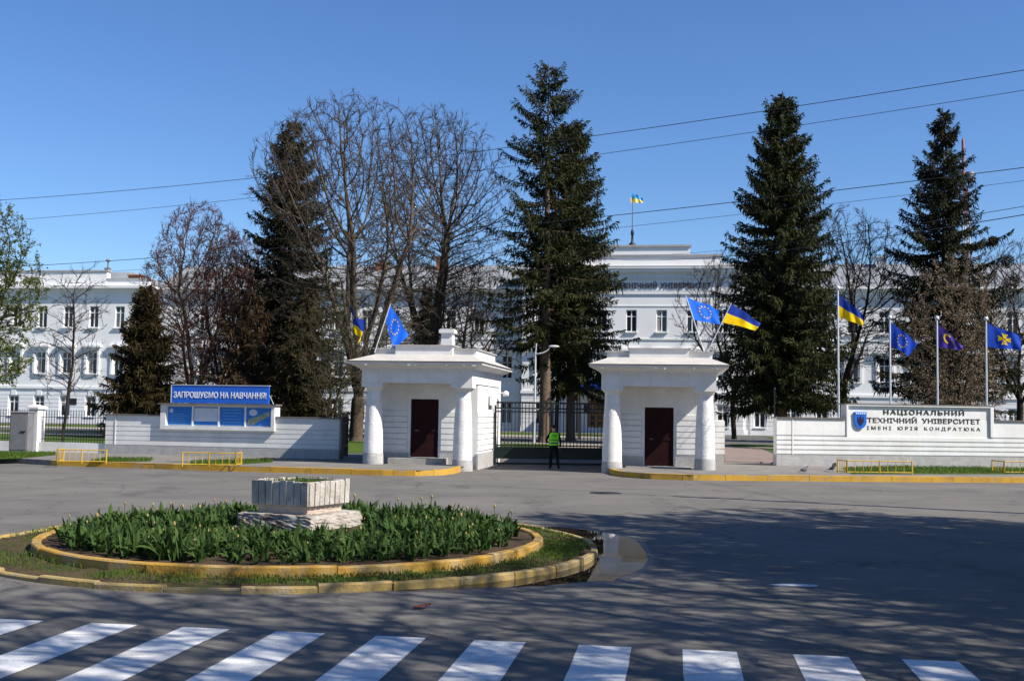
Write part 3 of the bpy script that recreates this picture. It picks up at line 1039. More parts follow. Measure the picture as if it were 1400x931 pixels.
mb = MB(); mb.lathe([(.8, 90), (1.6, 91), (1.7, 94), (1.5, 94.2)], 1.5, 0, 14); mb.build('equipment_drum', M['grey_metal'], tm)
mb = MB(); mb.lathe([(.55, 88), (.55, 106), (.2, 107)], -.9, 0, 10); mb.build('antenna', M['mast_red'], tm)
#=====GATE=====
# ================================================================== gatehouses
def gatehouse(o, label, zl, zr, doorz, chimney, seed):
    t = thing('gatehouse', label, 'gatehouse', o, AXIS)
    hw_, dep = 2.12, 6.6
    for sx, zb in ((-1, zl), (1, zr)):
        c = MB()
        ztop = 3.0
        prof = []
        for k in range(13):
            f = k / 12
            prof.append((.375 - .10 * f ** 1.35 + .012 * math.sin(math.pi * f), zb + .42 + (ztop - zb - .42) * f))
        # fluted shaft, hand plastered
        n = 32
        r_ = random.Random(seed + sx)
        vs = []
        for r, z in prof:
            for i in range(n):
                a = 2 * math.pi * i / n
                rr = r * (1 - (.022 if i % 2 else 0)) + r_.uniform(-.004, .004)
                vs.append((sx * 1.755 + rr * math.cos(a), rr * math.sin(a), z))
        fs = [(k * n + i, k * n + (i + 1) % n, (k + 1) * n + (i + 1) % n, (k + 1) * n + i) for k in range(12) for i in range(n)]
        c.add(vs, fs, 0, True)
        col = c.build('column', M['column_white'], t)
        b = MB(); b.lathe([(.40, zb - .05), (.395, zb + .30), (.38, zb + .424)], sx * 1.755, 0, 24)
        b.build('column_base', M['grey_base'], col)
        k = MB(); k.lathe([(.277, 3.0), (.295, 3.03), (.295, 3.06), (.345, 3.10), (.39, 3.15)], sx * 1.755, 0, 24)
        k.box(sx * 1.755 - .41, sx * 1.755 + .41, -.41, .41, 3.15, 3.32)
        k.build('capital', M['white'], col)
    # walls: a cell with a porch in front
    w = MB()
    op = [(-.55, .57, doorz, doorz + 2.28)]
    wall_with_openings(w, -hw_ + .3, hw_ - .3, 0, 3.32, op, 1.052, .12)
    for sx in (-1, 1):
        x0_, x1_ = sorted((sx * hw_, sx * (hw_ - .3)))
        w.box(x0_, x1_, 1.05, dep, 0, 3.32)
    w.box(-hw_ + .3, hw_ - .3, dep - .3, dep - .002, 0, 3.32)
    ops2 = [(-.55, .57, 0, doorz + 2.28)]
    bands(w, -hw_ + .31, hw_ - .31, .72, 2.28, .222, ops2, 1.05, .045, .034)
    for sx in (-1, 1):                                 # banded sides behind a plain pilaster
        z = .72
        while z < 2.2:
            x0_, x1_ = sorted((sx * (hw_ - .01), sx * (hw_ + .04)))
            w.box(x0_, x1_, 1.06, dep - .5, z, z + .188)
            z += .222
        x0_, x1_ = sorted((sx * (hw_ - .01), sx * (hw_ + .045)))
        w.box(x0_, x1_, dep - .45, dep - .01, 0, 3.31)
    w.build('wall', M['white'], t)
    g = MB()
    g.box(-hw_ + .31, -.62, 1.0, 1.06, 0, .62); g.box(.64, hw_ - .31, 1.0, 1.06, 0, .62)
    for sx in (-1, 1):
        x0_, x1_ = sorted((sx * (hw_ - .02), sx * (hw_ + .055)))
        g.box(x0_, x1_, 1.0, dep - .46, 0, .62)
    g.build('wall_base', M['grey_base'], t)
    e = MB()
    e.box(-hw_ - .04, hw_ + .04, -.40, dep + .04, 3.322, 3.80)
    e.box(-hw_ - .09, hw_ + .09, -.45, dep + .09, 3.80, 3.86)
    e.build('entablature', M['white'], t)
    c = MB()
    c.frustum((-hw_ - .12, hw_ + .12, -.48, dep + .12), 3.862, (-hw_ - .44, hw_ + .44, -.80, dep + .44), 4.02)
    c.frustum((-hw_ - .47, hw_ + .47, -.83, dep + .47), 4.022, (-hw_ - .49, hw_ + .49, -.85, dep + .49), 4.10)
    # patches of fallen plaster under the eave are rough little lumps along its edge
    r_ = random.Random(seed)
    for k in range(16):
        x = r_.uniform(-2.3, 2.3)
        c.box(x, x + r_.uniform(.02, .07), -.838 - r_.uniform(0, .012), -.80, 4.0 - r_.uniform(.0, .05), 4.05)
    c.build('cornice', M['white'], t)
    rf = MB()
    rf.frustum((-hw_ - .52, hw_ + .52, -.88, dep + .52), 4.102, (-hw_ - .53, hw_ + .53, -.89, dep + .53), 4.135, 1)
    rf.frustum((-hw_ - .51, hw_ + .51, -.87, dep + .51), 4.137, (-1.9, 1.9, .6, dep - .6), 4.46)
    rf.build('roof', [M['sheet_roof'], M['coping']], t)
    a = MB()
    a.box(-1.15, 1.15, .75, 1.75, 4.40, 4.80); a.box(-1.22, 1.22, .68, 1.82, 4.80, 4.84, 1)
    a.box(-2.05, 2.05, 1.0, 5.6, 4.30, 4.68); a.box(-2.12, 2.12, .93, 5.67, 4.68, 4.72, 1)
    a.build('attic', [M['white'], M['grey_base']], t)
    if chimney:
        c = MB(); c.box(.35, .82, 2.3, 2.75, 4.7, 5.42); c.box(.27, .90, 2.22, 2.83, 5.42, 5.56); c.box(.32, .85, 2.27, 2.78, 5.562, 5.60, 1)
        c.build('chimney', [M['white'], M['grey_base']], t)
    d = MB()
    d.box(-.53, .55, 1.11, 1.16, doorz + .01, doorz + 2.26)
    d.box(-.53, -.43, 1.09, 1.11, doorz + .01, doorz + 2.26); d.box(.45, .55, 1.09, 1.11, doorz + .01, doorz + 2.26)
    d.box(-.43, .45, 1.09, 1.11, doorz + 2.14, doorz + 2.26); d.box(-.43, .45, 1.09, 1.11, doorz + 1.0, doorz + 1.1)
    dr = d.build('door', M['door'], t)
    h = MB(); h.tube((-.33, 1.08, doorz + 1.05), (-.33, 1.02, doorz + 1.05), .02); h.tube((-.35, 1.02, doorz + 1.05), (-.22, 1.02, doorz + 1.05), .015)
    h.build('handle', M['grey_metal'], dr)
    s = MB()
    if doorz > .3:
        s.box(-1.2, 1.0, .12, 1.0, 0, doorz - .01)
    else:
        s.box(-1.25, 1.25, .35, 1.0, 0, doorz - .005)
    s.build('step', M['concrete'], t)
    return t


gatehouse(LH, 'white gatehouse with a chimney and a raised step at its door', ZS, 0.0, .44, True, 11)
gatehouse(RH, 'white gatehouse without chimney to the right of the guard', 0.02, ZS, .25, False, 23)

# small wall lamp and a box on the left gatehouse's gate side
bx = thing('junction_box', 'pale metal box on the side wall of the left gatehouse beside the gate', 'box', gl(LH, 2.15, 4.0, 2.75), AXIS)
mb = MB(); mb.box(0.03, .16, -.45, .45, -.22, .22); mb.box(.16, .175, -.42, .42, -.19, .19); mb.build('casing', M['frame_white'], bx)
wl = thing('wall_lamp', 'small white bracket lamp high on the left gatehouse near the gate', 'lamp', gl(LH, 2.12, 5.9, 3.05), AXIS)
mb = MB(); mb.tube((0, 0, 0), (.35, 0, .05), .025); mb.build('bracket', M['frame_white'], wl)
mb = MB(); mb.lathe([(.05, -.12), (.12, -.1), (.13, .05), (.05, .12)], .38, 0, 12); mb.build('lamp_head', M['frame_white'], wl)

# sliding gate between the gatehouses
g0, g1 = gl(LH, 2.2, 4.75), gl(RH, -2.2, 4.75)
gv_ = g1 - g0
gate = thing('gate', 'dark green barred metal gate between the two gatehouses', 'gate', g0, math.atan2(gv_.y, gv_.x))
L = gv_.length
mb = MB()
for z, r in ((.10, .045), (.72, .03), (.86, .03), (2.28, .03), (2.43, .03), (2.66, .035)):
    mb.box(0, L, -r, r, z - r, z + r)
for x in (0.04, L * .5, L - .04): mb.box(x - .045, x + .045, -.05, .05, .05, 2.70)
mb.build('frame', M['green_iron'], gate)
mb = MB()
n = 33
for k in range(1, n):
    x = L * k / n
    mb.box(x - .017, x + .017, -.017, .017, .74, 2.645)
mb.build('bars', M['black_iron'], gate)
mb = MB(); mb.box(.09, L - .09, -.012, .012, .30, .80); mb.build('lower_panel', M['green_iron'], gate)
sg = MB(); sg.box(L * .78, L * .78 + .26, -.045, -.03, 2.30, 2.62); sg.build('plate', M['dark'], gate)

# open leaves of the side passages, seen on edge
def leaf_gate(o, ang, w, h, label, m, zb=ZS):
    t = thing('gate_leaf', label, 'gate', o, ang)
    mb = MB()
    mb.box(0, .06, -.03, .03, 0, h); mb.box(w - .05, w, -.025, .025, .05, h - .03)
    for z in (.10, .55, h - .35, h - .06): mb.box(.06, w - .05, -.02, .02, z - .025, z + .025)
    mb.build('frame', m, t)
    mb = MB()
    k = .16
    while k < w - .1:
        mb.box(k - .010, k + .010, -.01, .01, .12, h - .08); k += .12
    mb.build('bars', m, t)
    return t


p = ground(467, 629, ZS)
leaf_gate((p.x, p.y, ZS), AXIS + math.radians(101), 2.4, 1.85, 'open brown iron gate leaf beside the notice board wall', M['brown_iron'])
p = ground(989.5, 632, ZS)
leaf_gate((p.x, p.y, ZS), AXIS + math.radians(88), 1.6, 1.9, 'open green iron gate leaf by the right gatehouse', M['green_iron'])
p = ground(1059, 634, ZS)
leaf_gate((p.x, p.y, ZS), AXIS + math.radians(85.5), 1.8, 3.3, 'tall dark iron gate leaf at the near end of the lettered wall', M['black_iron'])

# stub of wall behind the right gatehouse
p0 = ground(978, 632, ZS)
st = thing('wall_stub', 'short banded white wall stub behind the right gatehouse', 'wall', (p0.x, p0.y, 0), AXIS)
mb = MB(); mb.box(-1.2, .36, .04, .38, .1, 2.05)
for k in range(6): mb.box(-1.2, .40, 0, .42, .56 + k * .245, .56 + k * .245 + .215)
mb.box(-1.2, .38, -.01, .43, .1, .53, 1)
mb.build('banded_wall', [M['white'], M['grey_base']], st)


# ------------------------------------------------------------------ street walls
def street_wall(t, L, h, bands_z, panel_z):
    w = MB()
    w.box(0, L, .05, .40, .0, h - .06)
    for za, zb in bands_z: w.box(0, L, .0, .06, za, zb)
    w.build('banded_wall', M['white'], t)
    b = MB(); b.box(-.01, L + .01, -.015, .42, 0, bands_z[0][0] - .03); b.build('wall_base', M['grey_base'], t)


# left wall with the notice board
A0, A1 = ground(143, 619.5, ZS), ground(463, 627.5, ZS)
d = A1 - A0
ang = math.atan2(d.y, d.x)
lw = thing('boundary_wall', 'banded white wall with notice posters set into it left of the gate', 'wall', (A0.x, A0.y, 0), ang)
Lw = d.length
NW = Vector((-math.sin(ang), math.cos(ang), 0))


def wall_x(px, py, A, dvec):
    n = Vector((-dvec.y, dvec.x, 0)).normalized()
    p = on_plane(px, py, A, n)
    return (p - A).dot(dvec.normalized()), p.z


xp0, zt = wall_x(222, 552, A0, d)
xp1, zpt = wall_x(377.5, 553.5, A0, d)
ztop = 1.92
bz = [(.60, .775), (.80, .975), (1.0, 1.175), (1.20, 1.375)]
w = MB()
w.box(0, Lw, .05, .40, 0, ztop - .05)
for za, zb in bz: w.box(0, Lw, 0, .06, za, zb)
w.box(.0, xp0 - .02, .0, .06, 1.40, ztop - .06); w.box(xp1 + .02, Lw, .0, .06, 1.40, ztop - .06)
w.box(.45, .50, -.02, .0, .58, ztop - .06)
w.build('banded_wall', M['white'], lw)
b = MB(); b.box(-.01, Lw + .01, -.012, .42, 0, .57); b.build('wall_base', M['grey_base'], lw)
c = MB(); c.box(-.05, xp0 - .02, -.07, .47, ztop - .05, ztop); c.box(xp1 + .02, Lw + .05, -.07, .47, ztop - .05, ztop)
c.build('coping', M['coping'], lw)
# raised panel that frames the posters
zb0 = wall_x(300, 588, A0, d)[1]
xi0, zi1 = wall_x(229, 554.5, A0, d)
xi1, zi0 = wall_x(372, 584, A0, d)
f = MB()
f.box(xp0, xp1, .02, .42, zb0, zpt - .04)
f.box(xp0, xi0, -.14, .02, zb0 + .003, zpt - .04); f.box(xi1, xp1, -.14, .02, zb0 + .003, zpt - .04)
f.box(xi0, xi1, -.14, .02, zb0 + .003, zi0); f.box(xi0, xi1, -.14, .02, zi1, zpt - .04)
f.build('poster_frame', M['white'], lw)
c = MB(); c.box(xp0 - .08, xp1 + .08, -.24, .46, zpt - .04, zpt + .02); c.build('frame_coping', M['coping'], lw)
pw = (xi1 - xi0) / 4
for k in range(4):
    x0_, x1_ = xi0 + pw * k + .05, xi0 + pw * (k + 1) - .05
    pz0, pz1 = zi0 + .04, zi1 - .04
    p = MB()
    p.box(x0_, x1_, -.01, .018, pz0, pz1)
    if k == 0:
        for j in range(6): p.box(x0_ + .1, x1_ - rnd.uniform(.1, .4), -.014, -.01, pz1 - .32 - j * .09, pz1 - .29 - j * .09, 2)
        p.ball((x0_ + .15, -.012, pz1 - .17), .09, .006, .09, 6, 1)
    if k == 1: p.box(x0_ + .02, x1_ - .02, -.014, -.01, pz0 + .16, pz1 - .04, 1)
    if k == 2:
        for j in range(5): p.box(x0_ + .12 + .05 * (j % 2), x1_ - .15 - .08 * (j % 3), -.014, -.01, pz0 + .12 + j * .13, pz0 + .16 + j * .13, 2)
    if k == 3:
        y_ = -.014
        p.add([(x0_ + .03, y_, pz0 + .04), (x0_ + .3, y_, pz0 + .04), (x1_ - .05, y_, pz1 - .32), (x1_ - .1, y_, pz1 - .14), (x0_ + .5, y_, pz1 - .36), (x0_ + .1, y_, pz0 + .3)], [(0, 1, 2, 3, 4, 5)], 3)
        p.ball((x0_ + .3, -.012, pz1 - .2), .2, .005, .14, 6, 1)
    p.build('poster', [M['poster_blue'], M['poster_light'], M['poster_line'], M['poster_green']], lw)
mu = MB()
for k in range(5): mu.box(xi0 + pw * k - .035, xi0 + pw * k + .035, -.05, .018, zi0, zi1)
mu.build('mullion', M['frame_white'], lw)

sx0, szt = wall_x(235, 527.5, A0 - NW * -.12, d)
sx1, szb = wall_x(367, 552, A0 - NW * -.12, d)
sgn = thing('header_sign', 'long blue sign with white lettering above the notice posters', 'sign', A0 + d.normalized() * ((sx0 + sx1) / 2) + NW * .12 + Vector((0, 0, zpt + .03 - ZS)), ang)
sw, sh = sx1 - sx0, max(.75, szt - zpt)
mb = MB(); mb.box(-sw / 2, sw / 2, 0, .10, 0, sh); mb.box(-sw / 2 - .03, sw / 2 + .03, -.02, .12, sh, sh + .03, 1)
mb.box(-sw / 2 - .03, -sw / 2, -.02, .12, 0, sh, 1)
mb.build('sign_board', [M['sign_blue'], M['pale_metal']], sgn)
lt = link('lettering', text_mesh('ЗАПРОШУЄМО НА НАВЧАННЯ!', M['white_letter'], sw * .955, sh * .36, .012, .010), sgn)
lt.location = (0, -.012, sh * .47)
mb = MB()
for sx in (-1, 1): mb.tube((sx * sw * .46, .11, sh * .9), (sx * sw * .46 + .25, .36, 0), .02)
mb.build('brace', M['pale_metal'], sgn)

# right wall with the raised name panel
ZR = .27
B0, B1 = ground(1062, 634, ZR), ground(1402, 637.5, ZR)
d2 = B1 - B0
ang2 = math.atan2(d2.y, d2.x)
L2 = d2.length + 9
rw = thing('boundary_wall', 'banded white wall carrying dark raised lettering and a blue crest', 'wall', (B0.x, B0.y, 0), ang2)
_, ztop2 = wall_x(1100, 570.5, B0, d2)
xq0, zq1 = wall_x(1157, 551.5, B0, d2)
xq1, _ = wall_x(1358, 553, B0, d2)
_, zq0 = wall_x(1250, 596.5, B0, d2)
w = MB()
w.box(0, L2, .05, .42, .0, ztop2 - .05)
zz = .70
step = (zq0 - .70) / 4
for k in range(4): w.box(0, L2, 0, .06, .70 + step * k, .70 + step * (k + 1) - .05)
w.box(0, xq0 - .02, 0, .06, zq0, ztop2 - .06); w.box(xq1 + .02, L2, 0, .06, zq0, ztop2 - .06)
w.box(.66, .71, -.02, .0, .66, ztop2 - .06)
w.build('banded_wall', M['white'], rw)
b = MB(); b.box(-.01, L2 + .01, -.012, .44, 0, .66); b.build('wall_base', M['grey_base'], rw)
c = MB(); c.box(-.04, xq0 - .02, -.06, .48, ztop2 - .05, ztop2); c.box(xq1 + .02, L2, -.06, .48, ztop2 - .05, ztop2)
c.build('coping', M['coping'], rw)
f = MB()
f.box(xq0, xq1, .06, .60, zq0, zq1 - .04)
f.box(xq0, xq0 + .08, -.04, .06, zq0 + .003, zq1 - .04); f.box(xq1 - .14, xq1, -.04, .06, zq0 + .003, zq1 - .04)
f.box(xq0 + .08, xq1 - .14, -.04, .06, zq1 - .09, zq1 - .04)
f.build('name_panel', M['white'], rw)
c = MB(); c.box(xq0 - .06, xq1 + .06, -.05, .66, zq1 - .04, zq1 + .01); c.build('panel_coping', M['coping'], rw)
for body, xa, ya, xb, yb, sp, wg in (('НАЦІОНАЛЬНИЙ', 1208.7, 560.3, 1319, 569.2, 1.25, 1.0), ('ТЕХНІЧНИЙ УНІВЕРСИТЕТ', 1186.4, 570.8, 1341, 580, 1.05, 2.0),
                                    ('ІМЕНІ ЮРІЯ КОНДРАТЮКА', 1186, 582.5, 1341, 590, 1.6, 1.6)):
    xa_, za_ = wall_x(xa, ya, B0, d2); xb_, zb_ = wall_x(xb, yb, B0, d2)
    o = link('lettering', text_mesh(body, M['dark_letter'], xb_ - xa_, abs(za_ - zb_) * (1.3 if 'Й' in body else 1.08), .02, .016 if 'Й' in body else .010, sp, wg), rw)
    o.location = ((xa_ + xb_) / 2, .048, (za_ + zb_) / 2 + (.03 if 'Й' in body else 0))
# crest: shield with a light upper band and a dark emblem
xa_, za_ = wall_x(1168, 563, B0, d2); xb_, zb_ = wall_x(1184.5, 586, B0, d2)
cw, ch = xb_ - xa_, za_ - zb_
def shield(s, y0, y1):
    pts = [(-.5, 1), (.5, 1), (.5, .45)] + [(.5 * math.cos(t), .45 - .45 * math.sin(t)) for t in [math.pi / 2 * k / 6 for k in range(1, 6)]] + [(0, 0)] \
        + [(-.5 * math.cos(t), .45 - .45 * math.sin(t)) for t in [math.pi / 2 * k / 6 for k in range(5, 0, -1)]] + [(-.5, .45)]
    n = len(pts)
    v = [(p[0] * cw * s, y0, (p[1] - .5) * ch * s) for p in pts] + [(p[0] * cw * s, y1, (p[1] - .5) * ch * s) for p in pts]
    return v, [tuple(range(n)), tuple(range(n, 2 * n))[::-1]] + [(i, n + i, n + (i + 1) % n, (i + 1) % n) for i in range(n)]
m_ = MB(); m_.add(*shield(1, -.03, .058))
cr = m_.build('crest', M['crest_blue'], rw)
cr.location = ((xa_ + xb_) / 2, 0, (za_ + zb_) / 2)
m_ = MB(); m_.box(-cw * .42, cw * .42, -.045, -.031, ch * .36, ch * .46)
for k in range(5): m_.box(-cw * .40 + k * cw * .17, -cw * .40 + k * cw * .17 + cw * .09, -.05, -.0455, ch * .375, ch * .445, 1)
m_.build('crest_band', [M['flag_pale_blue'], M['white_letter']], cr)
m_ = MB()
for sx in (-1, 1):
    m_.add([(0, -.045, -ch * .36), (sx * cw * .26, -.045, -ch * .08), (sx * cw * .24, -.045, ch * .24), (sx * cw * .10, -.045, ch * .08), (0, -.045, -ch * .05),
            (0, -.031, -ch * .36), (sx * cw * .26, -.031, -ch * .08), (sx * cw * .24, -.031, ch * .24), (sx * cw * .10, -.031, ch * .08), (0, -.031, -ch * .05)],
           [(0, 1, 2, 3, 4), (5, 6, 7, 8, 9), (0, 1, 6, 5), (1, 2, 7, 6), (2, 3, 8, 7), (3, 4, 9, 8)])
m_.box(-cw * .05, cw * .05, -.046, -.031, -ch * .1, ch * .27)
m_.build('crest_emblem', M['flag_dark'], cr)
# plank lying in front
p = ground(1275, 637, ZS)
pk = MB(); pk.M = Matrix.Translation((p.x, p.y - .2, ZS)) @ Matrix.Rotation(ang2, 4, 'Z')
pk.box(-.8, .8, -.06, .06, .10, .15); pk.box(-.75, -.63, -.05, .05, .003, .10); pk.box(.63, .75, -.05, .05, .003, .10)
tag(pk.build('plank', M['plank']), 'dark weathered plank lying on two blocks below the lettered wall', 'plank')

# ------------------------------------------------------------------ iron fence at far left
F1 = A0 - d.normalized() * .02
fdir = (A0 - ground(-90, 614, ZS)).normalized()
fdir = d.normalized()
xpil, _ = wall_x(45, 600, A0, d)
fen = thing('iron_fence', 'black iron bar fence on a low white wall behind the left verge', 'fence', (A0.x, A0.y, 0), ang)
mb = MB()
mb.box(xpil + .25, -.03, .10, .38, .0, .62); mb.box(-26, xpil - .25, .10, .38, .0, .62)
mb.build('low_wall', M['white'], fen)
mb = MB()
for a, b in ((xpil + .25, -.03), (-26, xpil - .25)):
    for z in (.75, 1.72): mb.box(a, b, .215, .245, z, z + .03)
    k = a + .08
    while k < b:
        mb.box(k - .010, k + .010, .22, .24, .6, 2.0); mb.add([(k - .014, .23, 2.0), (k + .014, .23, 2.0), (k, .23, 2.08)], [(0, 1, 2)])
        k += .135
mb.build('bars', M['black_iron'], fen)
gp = thing('gate_pillar', 'white plastered fence pillar with a flat cap beside the grey cabinet', 'pillar', A0 + d.normalized() * xpil + Vector((0, 0, -ZS)), ang)
mb = MB(); mb.box(-.22, .22, -.05, .5, 0, 2.08); mb.build('shaft', M['white'], gp)
mb = MB(); mb.box(-.30, .30, -.13, .58, 2.08, 2.17); mb.frustum((-.30, .30, -.13, .58), 2.171, (-.05, .05, .15, .25), 2.27); mb.build('cap', M['white'], gp)
p = ground(24, 618.5, ZS)
cb = thing('utility_cabinet', 'grey metal utility cabinet standing beside the white fence pillar', 'cabinet', (p.x, p.y, ZS), ang + .12)
mb = MB(); mb.box(-.40, .40, 0, .55, .06, 1.72); mb.frustum((-.43, .43, -.04, .59), 1.72, (-.40, .40, 0, .55), 1.78); mb.box(-.42, .42, -.02, .57, 0, .06)
mb.build('casing', M['grey_metal'], cb)
mb = MB(); mb.box(-.36, .36, -.02, -.001, .12, 1.66); dr = mb.build('door', M['grey_metal'], cb)
mb = MB(); mb.box(.10, .32, -.05, -.021, .88, .93); mb.build('handle', M['black_iron'], dr)


# ------------------------------------------------------------------ yellow guard cages on the verge
def cage(px0, px1, py, label, short_left):
    a, b = ground(px0, py, ZS), ground(px1, py + (px1 - px0) * .012, ZS)
    dd = b - a
    L_ = dd.length
    t = thing('guard_rail', label, 'barrier', (a.x, a.y, ZS), math.atan2(dd.y, dd.x), 'low yellow barriers on the verge')
    h = .46
    r = MB(); bars = r
    def side(p0, p1, n, post):
        p0, p1 = Vector(p0), Vector(p1)
        for z in (.05, h): r.tube(p0 + Vector((0, 0, z)), p1 + Vector((0, 0, z)), .022, n=6)
        for k in range(n + 1):
            q = p0.lerp(p1, k / n)
            big = k % post == 0
            (r if big else bars).tube(q + Vector((0, 0, -.02 if big else .05)), q + Vector((0, 0, h + (.02 if big else 0))), .03 if big else .011, n=6)
    side((0, 0, 0), (L_, 0, 0), 8, 4)
    if short_left: side((0, 0, 0), (-.05, .85, 0), 4, 4)
    else: side((L_, 0, 0), (L_ + .05, .85, 0), 4, 4)
    r.build('railing', M['yellow_steel'], t)


cage(78, 145, 632, 'low yellow steel barrier nearest the grey cabinet', True)
cage(249, 322, 636.5, 'low yellow steel barrier below the notice posters', False)
cage(1158, 1247, 647, 'low yellow steel barrier beneath the raised lettering', True)
cage(1373, 1460, 647, 'low yellow steel barrier cut off by the right edge of the photo', True)

# ------------------------------------------------------------------ lamp posts, bollard
def place(px, Y, z=ZS):
    p = at(px, 600, Y)
    return Vector((p.x, p.y, z))


t = thing('street_lamp', 'slim pale lamp post with one curved arm behind the gate', 'street lamp', place(730.5, 75))
mb = MB(); mb.tube((0, 0, 0), (0, 0, 6.0), .085, .06); mb.build('post', M['pale_metal'], t)
mb = MB()
prev = Vector((0, 0, 5.9))
for k in range(1, 7):
    q = Vector((.95 * math.sin(k / 6 * 1.5), -.1, 5.9 + .55 * (1 - math.cos(k / 6 * 1.5))))
    mb.tube(prev, q, .045, n=6); prev = q
mb.tube((0, 0, 5.9), (.05, 0, 6.6), .05, n=6)
mb.build('arm', M['pale_metal'], t)
mb = MB(); mb.ball(prev + Vector((.25, 0, 0)), .38, .14, .09, 6); mb.build('lamp_head', M['pale_metal'], t)
t = thing('street_lamp', 'dark lamp post with two flat heads left of the entrance door', 'street lamp', place(792, 88))
mb = MB(); mb.tube((0, 0, 0), (0, 0, 5.3), .09, .06); mb.build('post', M['dark'], t)
for sx, dz in ((1, .15), (.5, .45)):
    mb = MB(); mb.tube((0, 0, 5.2), (sx * .8, 0, 5.4 + dz), .035, n=6); mb.box(sx * .8 - .1, sx * .8 + .55, -.13, .13, 5.38 + dz, 5.45 + dz)
    mb.build('lamp_head', M['dark'], t)
mb = MB(); mb.lathe([(.18, 0), (.2, .1), (.16, .7), (.2, .75), (.12, .85), (.05, 1.05)], 0, 0, 12)
bo = mb.build('bollard', M['dark']); bo.location = place(480.5, 82)
tag(bo, 'small dark bollard on the path between wall and left gatehouse', 'bollard')
#=====TREES=====
# ================================================================== trees
from mathutils.kdtree import KDTree


